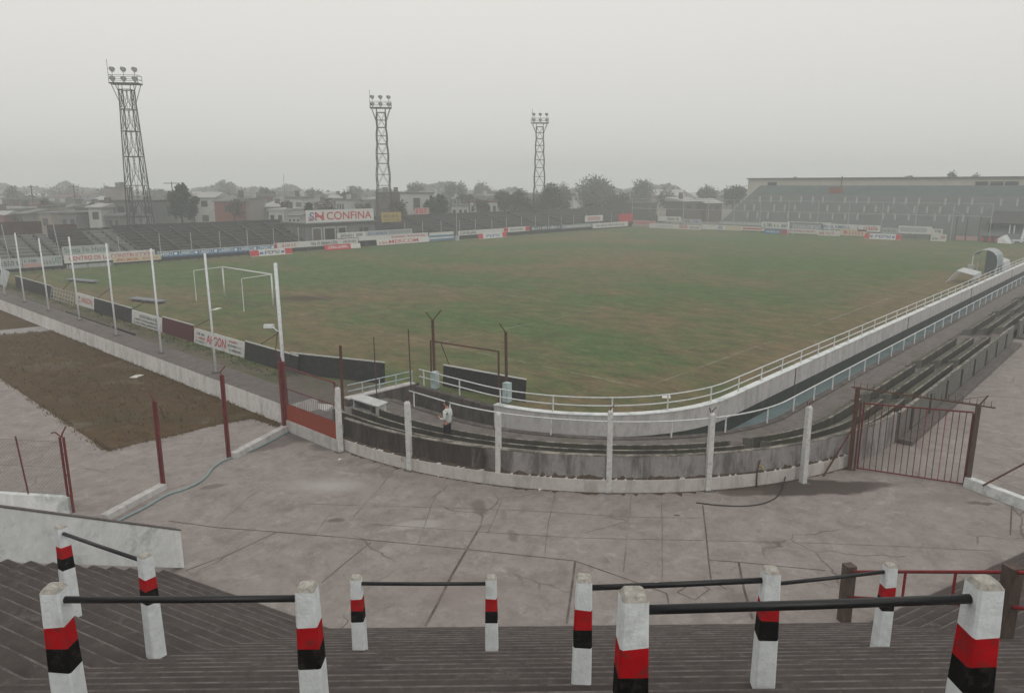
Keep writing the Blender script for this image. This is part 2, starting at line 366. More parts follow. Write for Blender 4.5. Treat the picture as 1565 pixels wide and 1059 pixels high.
# ------------------------------------------------------------------ mesh builder
class MB:
    def __init__(s): s.v = []; s.f = []; s.m = []
    def face(s, pts, m=0):
        k = len(s.v); s.v += [tuple(p) for p in pts]; s.f.append(tuple(range(k, k+len(pts)))); s.m.append(m)
    def add(s, vs, fs, m=0):
        k = len(s.v); s.v += [tuple(p) for p in vs]; s.f += [tuple(i+k for i in f) for f in fs]; s.m += [m]*len(fs)
    BOXF = [(0, 3, 2, 1), (4, 5, 6, 7), (0, 1, 5, 4), (1, 2, 6, 5), (2, 3, 7, 6), (3, 0, 4, 7)]
    def hexa(s, lo, hi, m=0):              # four lower and four upper corners, counter-clockwise
        s.add(list(lo)+list(hi), s.BOXF, m)
    def box(s, c, size, rot=0.0, m=0):     # c is the centre of the base
        cx, cy, cz = c; w, d, h = size; cr, sr = math.cos(rot), math.sin(rot)
        q = [(-w/2, -d/2), (w/2, -d/2), (w/2, d/2), (-w/2, d/2)]
        q = [(cx+x*cr-y*sr, cy+x*sr+y*cr) for x, y in q]
        s.hexa([(x, y, cz) for x, y in q], [(x, y, cz+h) for x, y in q], m)
    def slab(s, p, q, th, z0, z1, m=0, side=0):   # upright slab between two ground points; z may be pairs
        p = Vector(p).to_2d(); q = Vector(q).to_2d(); d = (q-p).normalized(); nn = Vector((-d.y, d.x))
        o0, o1 = nn*(th*(side-1)/2), nn*(th*(side+1)/2)
        za, zb = (z0, z0) if not isinstance(z0, tuple) else z0
        ya, yb = (z1, z1) if not isinstance(z1, tuple) else z1
        c = [p+o0, q+o0, q+o1, p+o1]; lo = [za, zb, zb, za]; hi = [ya, yb, yb, ya]
        s.hexa([(*c[i], lo[i]) for i in range(4)], [(*c[i], hi[i]) for i in range(4)], m)
    def prism(s, poly, z0, z1, m=0):
        k = len(poly); s.add([(*p[:2], z0) for p in poly]+[(*p[:2], z1) for p in poly],
              [tuple(reversed(range(k))), tuple(range(k, 2*k))]+[(i, (i+1) % k, (i+1) % k+k, i+k) for i in range(k)], m)
    def tube(s, pts, r, n=6, m=0, cap=True, r1=None):
        pts = [Vector(p) for p in pts]; k = len(pts); base = len(s.v); rings = []
        prev = None
        for i, p in enumerate(pts):
            t = (pts[min(i+1, k-1)]-pts[max(i-1, 0)]).normalized()
            a = prev if prev is not None else (Vector((0, 0, 1)) if abs(t.z) < .9 else Vector((1, 0, 0)))
            x = (a-t*a.dot(t)).normalized(); prev = x; y = t.cross(x)
            rr = r if r1 is None else r+(r1-r)*i/max(1, k-1)
            for j in range(n):
                an = 2*math.pi*(j+.5)/n; s.v.append(tuple(p+x*math.cos(an)*rr+y*math.sin(an)*rr))
        for i in range(k-1):
            for j in range(n):
                a, b = base+i*n+j, base+i*n+(j+1) % n
                s.f.append((a, b, b+n, a+n)); s.m.append(m)
        if cap:
            s.f.append(tuple(base+j for j in reversed(range(n)))); s.m.append(m)
            s.f.append(tuple(base+(k-1)*n+j for j in range(n))); s.m.append(m)
    def beam(s, p, q, w, m=0): s.tube([p, q], w*.7071, 4, m)
    def sweep(s, path, prof, m=0, closed=True, caps=True):
        # path: (x, y, nx, ny) with n the outward normal; prof: list of (offset along n, z)
        k = len(prof); base = len(s.v)
        for x, y, nx, ny in path:
            for o, z in prof: s.v.append((x+nx*o, y+ny*o, z))
        for i in range(len(path)-1):
            for j in range(k if closed else k-1):
                a, b = base+i*k+j, base+i*k+(j+1) % k
                s.f.append((a, b, b+k, a+k)); s.m.append(m)
        if closed and caps:
            s.f.append(tuple(base+j for j in reversed(range(k)))); s.m.append(m)
            s.f.append(tuple(base+(len(path)-1)*k+j for j in range(k))); s.m.append(m)
    def build(s, name, mats, parent=None, smooth=False, fix=True):
        me = bpy.data.meshes.new(name); org = Vector((0, 0, 0))
        if parent is not None:
            par = parent
            while par is not None: org += Vector(par.location) if 'local' not in par else Vector((0, 0, 0)); par = par.parent
            if 'local' in parent: org = Vector((0, 0, 0))
        me.from_pydata([tuple(Vector(v)-org) for v in s.v], [], s.f)
        for x in ([mats] if isinstance(mats, str) else mats): me.materials.append(MAT[x])
        for p, k in zip(me.polygons, s.m): p.material_index = k; p.use_smooth = smooth
        me.validate()
        if fix:
            bm = bmesh.new(); bm.from_mesh(me); bmesh.ops.recalc_face_normals(bm, faces=bm.faces); bm.to_mesh(me); bm.free()
        o = bpy.data.objects.new(name, me); COL.objects.link(o)
        if parent is not None: o.parent = parent
        return o
def tag(o, label=None, cat=None, group=None, kind=None):
    if label: o['label'] = label
    if cat: o['category'] = cat
    if group: o['group'] = group
    if kind: o['kind'] = kind
    return o
def thing(name, label, cat, loc=(0, 0, 0), group=None):
    o = bpy.data.objects.new(name, None); COL.objects.link(o); o.location = Vector(loc); o.empty_display_size = .2
    return tag(o, label, cat, group)
def copy_thing(o, parent=None):
    c = o.copy(); COL.objects.link(c); c.parent = parent
    for ch in list(o.children): copy_thing(ch, c)
    return c
def lettering(text, org, xd, zd, height, width, mat, parent, name='lettering', depth=None):
    # flat painted letters lying in the plane of xd, zd with the lower left corner at org
    cu = bpy.data.curves.new('t', 'FONT'); cu.body = text; cu.size = 1; cu.offset = .012
    t = bpy.data.objects.new('t', cu); COL.objects.link(t)
    me0 = bpy.data.meshes.new_from_object(t.evaluated_get(bpy.context.evaluated_depsgraph_get()))
    vs = [v.co.copy() for v in me0.vertices]; fs = [tuple(p.vertices) for p in me0.polygons]
    bpy.data.objects.remove(t); bpy.data.curves.remove(cu); bpy.data.meshes.remove(me0)
    x0, x1 = min(v.x for v in vs), max(v.x for v in vs); y0, y1 = min(v.y for v in vs), max(v.y for v in vs)
    mb = MB(); mb.add([Vector(org)+xd*((v.x-x0)/(x1-x0)*width)+zd*((v.y-y0)/(y1-y0)*height) for v in vs], fs)
    return mb.build(name, mat, parent, fix=False)
def scribble(org, xd, zd, height, width, mat, parent, seed, name='lettering', fill=.62):
    # unreadable small print: rows of uneven strokes
    rnd = random.Random(seed); mb = MB(); x = 0
    def rect(u0, u1, v0, v1):
        o = Vector(org); mb.face([o+xd*u0+zd*v0, o+xd*u1+zd*v0, o+xd*u1+zd*v1, o+xd*u0+zd*v1])
    w = height*fill
    while x+w*.8 < width:
        k = rnd.random(); t = w*.24
        if k < .16: x += w*.55; continue
        rect(x, x+t, 0, height)
        if k < .75: rect(x+w*.55, x+w*.55+t, 0, height*rnd.choice((1, 1, .55)))
        if k < .5: rect(x+t, x+w*.55, height*.8, height)
        if k > .35: rect(x+t, x+w*.55+.0, height*.38, height*.58)
        if .3 < k < .65 or k > .85: rect(x+t, x+w*.55, 0, height*.2)
        x += w*1.05
    if mb.f: return mb.build(name, mat, parent, fix=False)

# ------------------------------------------------------------------ the bend everything near the viewer follows
CX, CY = 27.3, 20.2
def bend(r, a0=None, a1=60.0, b0=None, n=40, ang0=180.0, ang1=270.0, da=0.0):
    """points (x, y, outward nx, ny) of the line at radius r: down from y=b0, round the corner, out along x to a1"""
    out = []; rr_ = r
    if b0 is not None and b0 > CY: out.append((CX-r, b0, -1, 0))
    for i in range(n+1):
        an = ang0+(ang1-ang0)*i/n; t = R(an); c, s_ = math.cos(t), math.sin(t); g_ = min(1, max(0, (an-205)/65)); r = rr_+da*g_*g_*(3-2*g_)
        out.append((CX+r*c, CY+r*s_, c, s_))
    if a1 is not None and ang1 >= 270:
        k = max(1, int((a1-CX)/6))
        for i in range(1, k+1): out.append((CX+(a1-CX)*i/k, CY-r, 0, -1))
    return out
def resample(path, step, start=0.0):
    out = []; tot = 0.0; nxt = start
    for p, q in zip(path, path[1:]):
        L = math.hypot(q[0]-p[0], q[1]-p[1])
        while nxt <= tot+L+1e-6:
            f = (nxt-tot)/L if L else 0; nn = Vector((p[2]+(q[2]-p[2])*f, p[3]+(q[3]-p[3])*f)).normalized()
            out.append((p[0]+(q[0]-p[0])*f, p[1]+(q[1]-p[1])*f, nn.x, nn.y)); nxt += step
        tot += L
    return out
# ------------------------------------------------------------------ ground sheets
def poly_sheet(name, outer, z, mat, holes=(), kind='structure'):
    loops = [[Vector((p[0], p[1], z)) for p in L] for L in (outer, *holes)]
    tris = tessellate_polygon(loops); flat = [v for L in loops for v in L]
    mb = MB(); mb.add(flat, tris); o = mb.build(name, mat, fix=False)
    bm = bmesh.new(); bm.from_mesh(o.data)
    for f in bm.faces:
        f.normal_update()
        if f.normal.z < 0: f.normal_flip()
    bm.to_mesh(o.data); bm.free()
    return tag(o, kind=kind)
MOAT_IN, MOAT_OUT, MOAT_B, MOAT_A = 7.3, 8.85, 24.2, 133.0
inner = [(p[0], p[1]) for p in bend(MOAT_IN, a1=MOAT_A, b0=MOAT_B)]
outer = [(p[0], p[1]) for p in bend(MOAT_OUT, a1=MOAT_A, b0=MOAT_B, da=.65)]
moat_loop = inner+outer[::-1]
C0 = cw(0, 150)
big = [(C0.x+620*math.cos(t*math.pi/16), C0.y+620*math.sin(t*math.pi/16)) for t in range(32)]
poly_sheet('ground', big, 0.0, 'town_ground', [moat_loop])
mb = MB(); k = len(inner)
for i in range(k-1): mb.face([(*outer[i], -1.15), (*outer[i+1], -1.15), (*inner[i+1], -1.15), (*inner[i], -1.15)])
tag(mb.build('moat_water', 'moat_water'), kind='structure')
# the pitch and the worn earth round it
edge = [(p[0], p[1]) for p in bend(MOAT_IN-.2, a1=132.5, b0=MOAT_B+.0)]
poly_sheet('pitch', edge+[(132.5, 11.0), (138.4, 11.0), (138.4, 89.0), (17.4, 89.0), (17.4, 31.0), (19.4, 26.4)], .004, 'pitch_grass')
poly_sheet('track', [(15.0, 24.4), (17.4, 24.4), (19.4, 26.4), (17.4, 31.0), (17.4, 89.0), (17.4, 96), (14.4, 96)], .004, 'track_dirt')
# the paved yard on the viewer's side
yo = [(p[0], p[1]) for p in bend(13.62, a1=90, b0=None)]
poly_sheet('pavement', yo+[(90, -40), (-30, -40), (-30, 96), (13.6, 96)], .004, 'yard')
g = [G(x, y) for x, y in ((165, 690), (215, 677), (262, 667), (330, 650), (385, 640), (432, 655))]
gp = [(p.x, p.y) for p in g]+[(13.6, 24.6), (13.6, 51.2), (11.0, 51.9), (8.3, 52.2), (8.25, 39.7)]
poly_sheet('grass_plot', gp, .010, 'dry_grass')
poly_sheet('grass_plot', [(13.6, 53.3), (13.6, 74), (8.1, 74), (8.2, 54.2), (11.2, 53.7)], .010, 'dry_grass')
# joints in the paving, as strips laid on it
mb = MB()
def joint(pts, w, m):
    P = [G(*p) for p in pts]
    for i, (p, q) in enumerate(zip(P, P[1:])):
        d = (q-p).normalized(); nn = Vector((-d.y, d.x, 0))*w/2; o = Vector((0, 0, .008+.0006*(i % 3)+.0012*m))
        mb.face([p-nn+o, q-nn+o, q+nn+o, p+nn+o], m)
for pts, w, m in [
    ([(257, 796), (330, 806), (423, 813), (520, 821), (700, 838), (878, 857)], .035, 0), ([(878, 857), (950, 882), (1019, 907), (1022, 922)], .035, 0),
    ([(735, 803), (712, 842), (690, 880), (668, 924), (650, 957)], .06, 0), ([(567, 829), (530, 858), (492, 890)], .03, 0),
    ([(421, 814), (355, 845), (284, 872)], .03, 0), ([(879, 858), (873, 905), (866, 953)], .05, 0),
    ([(604, 716), (575, 752), (540, 790)], .03, 1), ([(1074, 772), (1079, 815), (1083, 856)], .035, 0), ([(1083, 856), (1130, 859), (1222, 868), (1262, 872)], .03, 0),
    ([(1129, 860), (1137, 900), (1150, 946)], .05, 0), ([(1083, 857), (1087, 888), (1110, 900)], .03, 0), ([(1546, 776), (1544, 818)], .035, 0),
    ([(1035, 905), (1062, 917), (1085, 900), (1060, 890), (1035, 905)], .025, 0), ([(965, 757), (959, 812), (953, 873)], .022, 1),
    ([(775, 742), (757, 790), (745, 815)], .022, 1), ([(480, 819), (500, 790), (540, 770)], .022, 1), ([(470, 770), (640, 775), (800, 780), (960, 790), (1080, 792)], .02, 1),
    ([(420, 735), (380, 760), (330, 805)], .02, 1), ([(690, 718), (660, 770), (640, 830)], .02, 1), ([(850, 748), (838, 800), (832, 850)], .02, 1),
    ([(560, 800), (720, 812), (880, 822), (1075, 826)], .018, 1),
    ([(1083, 826), (1250, 830), (1400, 836), (1520, 842)], .018, 1), ([(1010, 752), (1012, 800), (1012, 900)], .016, 1)]:
    joint(pts, w, m)
tag(mb.build('pavement_joints', ['joint_dark', 'joint_faint'], fix=False), kind='structure')
# pale path across the far grass plot
poly_sheet('path', [(8.3, 52.2), (11.0, 51.9), (13.6, 51.2), (13.6, 53.3), (11.2, 53.7), (8.2, 54.2)], .012, 'path_concrete')

# ------------------------------------------------------------------ seating round the bend
FLR = [(9.12, .65, .03), (10.25, .55, .03), (10.25, .55, .10), (10.70, .47, .10), (10.70, .47, .13), (11.60, .40, .13), (11.60, .40, .27), (12.42, .32, .27), (12.42, .32, .43), (13.50, .0, .43), (13.50, .0, .0)]
mb = MB(); PT = [bend(r, a1=120, b0=23.6, da=d) for r, d, z in FLR]
for (A, (_, _, za)), (B, (_, _, zb)) in zip(zip(PT, FLR), list(zip(PT, FLR))[1:]):
    for p, p2, q, q2 in zip(A, A[1:], B, B[1:]): mb.face([(p[0], p[1], za), (q[0], q[1], zb), (q2[0], q2[1], zb), (p2[0], p2[1], za)])
tag(mb.build('seating_floor', ['floor_concrete'], fix=False), kind='structure')
mb = MB(); mb.sweep(bend(10.52, a1=120, b0=23.0, da=.5), [(-.12, .10), (-.12, .104), (.09, .104), (.09, .10)], 0)
tag(mb.build('drain_channel', 'floor_dark'), kind='structure')
# near moat edge
t = thing('moat_kerb', 'low pale concrete kerb along the spectators side of the moat', 'kerb', (CX, CY-8.95, 0))
mb = MB(); mb.sweep(bend(8.95, a1=120, b0=23.6, da=.65), [(-.10, -1.4), (-.10, .06), (.18, .06), (.18, .0)], 0)
mb.build('kerb', 'moat_wall_old', t)
# field wall: whitewashed length and the older dark length by the corner
t = thing('field_wall', 'long whitewashed concrete wall curving along the pitch side of the moat', 'wall', (CX, CY-7.3, 0))
path = bend(7.18, a1=132.5, ang0=187, b0=None)
mb = MB(); mb.sweep(path, [(-.13, -.5), (-.13, .30), (.13, .30), (.13, -.55)], 0)
mb.build('wall', 'moat_wall', t)
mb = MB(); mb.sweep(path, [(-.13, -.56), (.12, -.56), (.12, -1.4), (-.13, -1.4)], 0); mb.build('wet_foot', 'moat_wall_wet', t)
mb = MB(); mb.sweep(path, [(-.16, .30), (-.16, .335), (.16, .335), (.16, .30)], 0); mb.build('coping', 'whitewash_clean', t)
mb = MB()
for x, y, nx, ny in resample(path, 19, 17.3):
    mb.box((x+nx*.14, y+ny*.14, -1.35), (.07, .03, 1.64), math.atan2(ny, nx)+math.pi/2)
mb.build('expansion_joint', 'floor_dark', t)
t = thing('corner_wall', 'older dark mouldy concrete wall closing the corner end of the moat', 'wall', (20.1, MOAT_B, 0))
mb = MB(); mb.sweep([(CX-7.18, MOAT_B-.2, -1, 0)]+bend(7.18, a1=None, b0=None, n=2, ang0=180, ang1=187), [(-.14, -.02), (-.14, .22), (.14, .22), (.14, -1.4)], 0)
mb.build('pitch_side', 'moat_wall_old', t)
mb = MB(); mb.slab((CX-7.04, MOAT_B), (16.6, MOAT_B+.15), .26, -1.4, .30); mb.build('return_wall', 'moat_wall_old', t)
mb = MB(); mb.slab((CX-7.3, MOAT_B), (16.6, MOAT_B+.15), .34, .30, .36); mb.build('return_coping', 'moat_wall', t)
# rails
def rail(name, label, path, heights, step, r, zb, start=.3, mat='white_steel'):
    t = thing(name, label, 'railing', (path[0][0], path[0][1], zb))
    for h in heights:
        mb = MB(); mb.tube([(x, y, zb+h) for x, y, _, _ in path], r, 6); mb.build('rail', mat, t, True)
    for x, y, nx, ny in resample(path, step, start):
        mb = MB(); mb.beam((x, y, zb-.05), (x, y, zb+max(heights)-.01), r*1.6); mb.build('post', mat, t)
    return t
rail('guard_rail', 'white railing with two bars on top of the pitch side wall', [(CX-7.18, 23.9, -1, 0), (CX-7.18, 21.8, -1, 0)]+bend(7.18, a1=118, ang0=180), (.32, .64), 2.25, .027, .33)
rail('guard_rail', 'low white railing with one top bar between the benches and the moat', [(CX-9.0, 22.4, -1, 0)]+bend(9.03, a1=112, da=.65), (.62,), 2.15, .027, .05)
rail('guard_rail', 'short pale railing over the return wall at the corner of the moat', [(CX-7.3, MOAT_B, 0, 1), (18.4, MOAT_B+.08, 0, 1), (16.7, MOAT_B+.15, 0, 1)], (.26, .52), .85, .024, .34, .05, 'teal_paint')
# outer wall of the seating
t = thing('perimeter_wall', 'curved stained concrete wall with a white painted plinth facing the yard', 'wall', (CX-13.7, CY, 0))
aend = 266
pw = bend(13.6, a1=None, b0=None, ang1=268.5, n=44)
mb = MB(); mb.sweep(pw, [(-.05, .0), (-.05, 1.10), (.09, 1.10), (.09, .0)], 0); mb.build('wall', 'stained_wall', t)
mb = MB(); mb.sweep(pw, [(-.054, 1.10), (-.054, 1.125), (.096, 1.125), (.096, 1.10)], 0); mb.build('coping', 'wall_cap', t)
pp = bend(13.6, a1=None, b0=None, ang1=254.5, n=40)
mb = MB(); mb.sweep(pp, [(.09, .0), (.09, .43), (.17, .40), (.17, .0)], 0); mb.build('plinth', 'whitewash', t)
mb = MB(); rnd = random.Random(9); fine_ = resample(pp, .09, .0)      # moss and crumbs lodged on the plinth's ledge
hs_ = [max(0, rnd.gauss(.025, .03))*(1.6 if 2 < i*.09 < 9 else 1) for i in range(len(fine_))]
for i in range(len(fine_)-1):
    (x, y, a_, b_), (x2, y2, a2, b2) = fine_[i], fine_[i+1]; o0, o1 = .155, .085
    mb.face([(x+a_*o0, y+b_*o0, .405), (x2+a2*o0, y2+b2*o0, .405), (x2+a2*o1, y2+b2*o1, .43+hs_[i+1]), (x+a_*o1, y+b_*o1, .43+hs_[i])])
mb.build('moss', 'moss_brown', t, fix=False)
mb = MB()
for i in range(len(fine_)-1):
    (x, y, a_, b_), (x2, y2, a2, b2) = fine_[i], fine_[i+1]; w0, w1 = .19+hs_[-i-1]*1.6, .19+hs_[-i-2]*1.6
    mb.face([(x+a_*.165, y+b_*.165, .012), (x2+a2*.165, y2+b2*.165, .012), (x2+a2*w1, y2+b2*w1, .010), (x+a_*w0, y+b_*w0, .010)])
tag(mb.build('dirt', 'moss_brown', fix=False), kind='stuff')
# its straight continuation behind the gate
def rear(a0, a1, label):
    b = CY-13.72
    t = thing('rear_wall', label, 'wall', (a0, b, 0))
    mb = MB(); mb.slab((a0, b), (a1, b), .11, .0, 1.10); mb.build('wall', 'rear_wall', t)
    mb = MB(); mb.slab((a0, b), (a1, b), .12, 1.10, 1.12); mb.build('coping', 'wall_cap', t)
    mb = MB(); mb.slab((a0, b-.09), (a1, b-.09), .42, .0, .17, side=-1); mb.build('footing', 'coping_grey', t)
    x = a0+1.4
    while x < a1-.5:
        mb = MB(); mb.box((x, b-.085, .17), (.07, .06, .80)); mb.build('buttress', 'floor_dark', t); x += 2.6
rear(27.0, 48.9, 'long straight grey concrete wall behind the benches beyond the red gate')
rear(51.0, 76.0, 'farther straight grey concrete wall behind the benches past the stairway gap')
# benches
def bench(path, z, r, label, group='concrete benches in rows along the moat', e0=True, e1=True):
    t = thing('concrete_bench', label, 'bench', (path[0][0], path[0][1], z), group)
    mb = MB(); mb.sweep(path, [(.0, z), (.0, z+.42), (.065, z+.42), (.065, z)], 0); mb.build('backrest', 'bench_concrete', t)
    mb = MB(); mb.sweep(path, [(-.003, z+.42), (-.003, z+.435), (.068, z+.435), (.068, z+.42)], 0); mb.build('top_edge', 'wall_cap', t)
    mb = MB(); mb.sweep(path, [(-.36, z+.20), (-.36, z+.26), (-.002, z+.26), (-.002, z+.20)], 0); mb.build('seat', 'seat_concrete', t)
    for on, (x, y, nx, ny), s_ in ((e0, path[0], -1), (e1, path[-1], 1)):
        if not on: continue
        d = Vector((-ny, nx, 0))*.04*s_; o = Vector((x, y, 0))
        mb = MB(); n_ = Vector((nx, ny, 0)); A, B = o-n_*.38, o+n_*.065
        mb.hexa([(*(A).xy, z), (*(B).xy, z), (*(B+d*2).xy, z), (*(A+d*2).xy, z)], [(*(A).xy, z+.30), (*(B).xy, z+.425), (*(B+d*2).xy, z+.425), (*(A+d*2).xy, z+.30)])
        mb.build('end_panel', 'bench_end', t)
ROWS = ((11.10, .13, 'front', .45), (11.98, .27, 'middle', .37), (12.80, .43, 'rear', .30))
def straight(r, a0, a1): return [(a0+(a1-a0)*i/3, CY-r, 0, -1) for i in range(4)]
for r, z, w, da in ROWS:
    bench(bend(r, a1=None, b0=22.0, ang1=241, n=30, da=da), z, r, f'long curved dark bench in the {w} row behind the stained yard wall')
    bench([p for p in bend(r, a1=None, ang0=246, ang1=270, n=9, da=da)]+[(29.9, CY-r-da, 0, -1)], z, r, f'curving bench of the {w} row that ends behind the red barred gate')
    bench(straight(r+da, 31.0, 37.6), z, r, f'first fully straight bench of the {w} row just beyond the red gate')
    bench(straight(r+da, 38.8, 45.9), z, r, f'second straight bench of the {w} row, before the stairway gap')
    bench(straight(r+da, 49.6, 56.8), z, r, f'{w} row bench right after the stairway gap in the long wall')
    bench(straight(r+da, 58.2, 65.2), z, r, f'{w} row bench next to the last in view beyond the stairway gap')
    bench(straight(r+da, 66.6, 73.6), z, r, f'farthest {w} row bench, opposite the arched dugout')
# ------------------------------------------------------------------ the stepped terrace the viewer stands on
LX, RX = (-3.52, 13.40), (7.07, 13.60)
def un(x, y): h = math.hypot(x, y); return Vector((x/h, y/h))
EL, EC, ER = un(4.22, -2.2), un(RX[0]-LX[0], RX[1]-LX[1]), un(5.9, 3.35)
UL, UC, UR = (Vector((e.y, -e.x)) for e in (EL, EC, ER))
KS, TREAD = .57, .39; RISE = KS*TREAD
NSTEP = 35
def mitre(n1, n2): return (n1+n2)/(1+n1.dot(n2))
ML, MR = mitre(UL, UC), mitre(UC, UR)
LEND = Vector((-7.78, 15.62)); REND = Vector(RX)+ER*13
def step_line(o):        # the four corners of the step edge a distance o up the slope
    o += .40; return [LEND+UL*o, Vector(LX)+ML*o, Vector(RX)+MR*o, REND+UR*o]
mb = MB()
def quad(P, Q, za, zb, m):
    for i in range(3): mb.face([cw(*P[i], za), cw(*P[i+1], za), cw(*Q[i+1], zb), cw(*Q[i], zb)], m)
for k in range(NSTEP):
    z0, z1 = k*RISE, (k+1)*RISE
    a, b, b2, c = (step_line(k*TREAD+d) for d in (0, .010, .034, TREAD))
    quad(a, a, z0-.02 if k == 0 else z0, z1-.010, 2); quad(a, b, z1-.010, z1, 1); quad(b, b2, z1, z1, 1); quad(b2, c, z1, z1, 0)
top = step_line(NSTEP*TREAD); back = step_line(NSTEP*TREAD+1.5); zt = NSTEP*RISE
quad(top, back, zt, zt, 0); quad(back, back, zt, 0, 2)
terr = mb.build('stepped_terrace', ['terrace_tread', 'terrace_nose', 'terrace_riser'], fix=False)
tag(terr, 'dark stepped concrete terrace in the foreground, folded round the paved yard', 'terrace')
# end wall of the terrace with its sawtooth foot
def slope_z(o): return KS*o
t = thing('terrace_end_wall', 'sloping white painted wall with a sawtooth foot closing the end of the stepped terrace', 'wall', cw(*LEND))
mb = MB(); s0, s1 = -.12, 9.0
pts = []
for s_, zlo, zhi in ((s0-.03, -.02, .0), (s1, 0, 0)): pass
A, B = LEND+UL*(-.12), LEND+UL*s1
nl = Vector((-UL.y, UL.x)); nl = nl if nl.x < 0 else -nl
def endwall(zoff0, zoff1, th0, th1, A, B, m):
    P = [A-nl*th0, B-nl*th0, B+nl*th1, A+nl*th1]
    sa, sb = (A-LEND).dot(UL), (B-LEND).dot(UL)
    lo = [max(-.0, KS*x+zoff0) for x in (sa, sb, sb, sa)]; hi = [KS*x+zoff1 for x in (sa, sb, sb, sa)]
    mb.hexa([cw(*P[i], lo[i]) for i in range(4)], [cw(*P[i], hi[i]) for i in range(4)], m)
endwall(-.3, 1.02, .0, .2, A, B, 0)
mb.build('wall', 'whitewash_clean', t)
mb = MB(); endwall(1.02, 1.05, .012, .212, A-UL*.012, B, 0); mb.build('coping', 'coping_grey', t)

# ------------------------------------------------------------------ crush barriers
def barrier(posts, label, top_bar=.115, hb=.5):
    """posts: viewer-frame (X, Y, z of the post top)"""
    P = [cw(*p) for p in posts]; d = (P[1]-P[0]); d.z = 0; rot = math.atan2(d.y, d.x)
    t = thing('crush_barrier', label, 'barrier', (P[0].x, P[0].y, P[0].z-1.15), 'striped crush barriers on the foreground terrace')
    w0, w1 = .098, .072; Hh = 1.15
    for i, p in enumerate(P):
        mb = MB(); rnd = random.Random(i+len(label)); zb = p.z-Hh
        cr, sr = math.cos(rot), math.sin(rot); lean = (rnd.uniform(-.01, .01), rnd.uniform(-.01, .01))
        cuts = [(-.55, 0), (.48+rnd.uniform(-.01, .01), 1), (.66+rnd.uniform(-.008, .008), 2), (.84+rnd.uniform(-.01, .01), 3), (Hh-.03, 4), (Hh, 5)]
        def ring(h, inset=0.0):
            w = w0+(w1-w0)*max(0, min(1, h/Hh))-inset; c = .014; x0 = lean[0]*h; y0 = lean[1]*h
            q = [(-w+c, -w), (w-c, -w), (w, -w+c), (w, w-c), (w-c, w), (-w+c, w), (-w, w-c), (-w, -w+c)]
            return [(p.x+(x+x0)*cr-(y+y0)*sr, p.y+(x+x0)*sr+(y+y0)*cr, zb+h+(rnd.uniform(-.009, .009) if 0 < h < Hh-.05 else 0)) for x, y in q]
        rs = [ring(c[0], .018 if c[1] == 5 else 0) for c in cuts]; base = len(mb.v)
        for r_ in rs: mb.v += r_
        for j in range(len(rs)-1):
            m = (0, 1, 2, 0, 3)[j]                 # white, black, red, white, bare top
            for q in range(8):
                a, b = base+j*8+q, base+j*8+(q+1) % 8; mb.f.append((a, b, b+8, a+8)); mb.m.append(m)
        k = base+(len(rs)-1)*8; cx = sum(v[0] for v in rs[-1])/8; cy = sum(v[1] for v in rs[-1])/8
        mb.v.append((cx, cy, p.z+.012)); ci = len(mb.v)-1
        for q in range(8): mb.f.append((k+q, k+(q+1) % 8, ci)); mb.m.append(3)
        mb.build('post', ['white_paint', 'black_paint', 'red_paint', 'post_top'], t)
    a, b = P[0]-Vector((0, 0, top_bar)), P[1]-Vector((0, 0, top_bar)); e = (b-a).normalized()
    mb = MB(); mb.tube([a+e*.05, a.lerp(b, .5)-Vector((0, 0, .004)), b-e*.05], .027, 10); mb.build('bar', 'black_pipe', t, True)
    return t
def post_top(px, py, Y):
    q = ray(px, py); k = Y/q[1]; return (q[0]*k, Y, H-q[2]*k)
barrier([post_top(545, 880, 9.19), post_top(751, 880, 9.17)], 'small striped barrier standing alone at mid terrace in front of the yard')
barrier([post_top(892, 881, 6.12), post_top(1180, 868, 5.99)], 'striped barrier right of the lone small one, its bar reaching toward the red railing')
barrier([post_top(1180, 881, 9.05), post_top(1360, 861, 9.10)], 'striped barrier right beside the brown posts and red railing, one post hidden')
barrier([post_top(970, 903, 3.60), post_top(1509, 885, 3.66)], 'nearest and largest striped barrier, cut by the bottom edge of the view')
barrier([post_top(82, 895, 4.97), post_top(470, 893, 4.97)], 'large striped barrier before the white sloping wall, its long bar level')
barrier([post_top(92, 803, 9.93), post_top(221, 846, 8.66)], 'striped barrier turned along the folded steps next to the white sloping wall')

# red railing between two brown posts
t = thing('red_railing', 'red metal railing fixed to two square brown posts at the corner of the steps', 'railing', cw(6.87, 13.58))
rp = [cw(6.87, 13.58, .0), cw(7.47, 9.94, 2.05)]; tops = [1.27, 1.22]
for p, h in zip(rp, tops):
    mb = MB(); mb.box((p.x, p.y, p.z-.4), (.20, .20, h+.4), CAMROT+.2); mb.build('post', 'brown_post', t)
p2 = rp[1]+(rp[1]-rp[0])*.55
mb = MB(); mb.box((p2.x, p2.y, p2.z-.5), (.20, .20, 1.65), CAMROT+.2); mb.build('post', 'brown_post', t)
for dz in (1.12, .55):
    mb = MB(); mb.tube([rp[0]+Vector((0, 0, dz)), rp[1]+Vector((0, 0, dz)), p2+Vector((0, 0, dz-.1)) ], .030, 8); mb.build('rail', 'red_bright', t, True)
for f in (.42, .72):
    q = rp[0].lerp(rp[1], f); mb = MB(); mb.beam(q+Vector((0, 0, .55)), q+Vector((0, 0, 1.12)), .04); mb.build('baluster', 'red_bright', t)

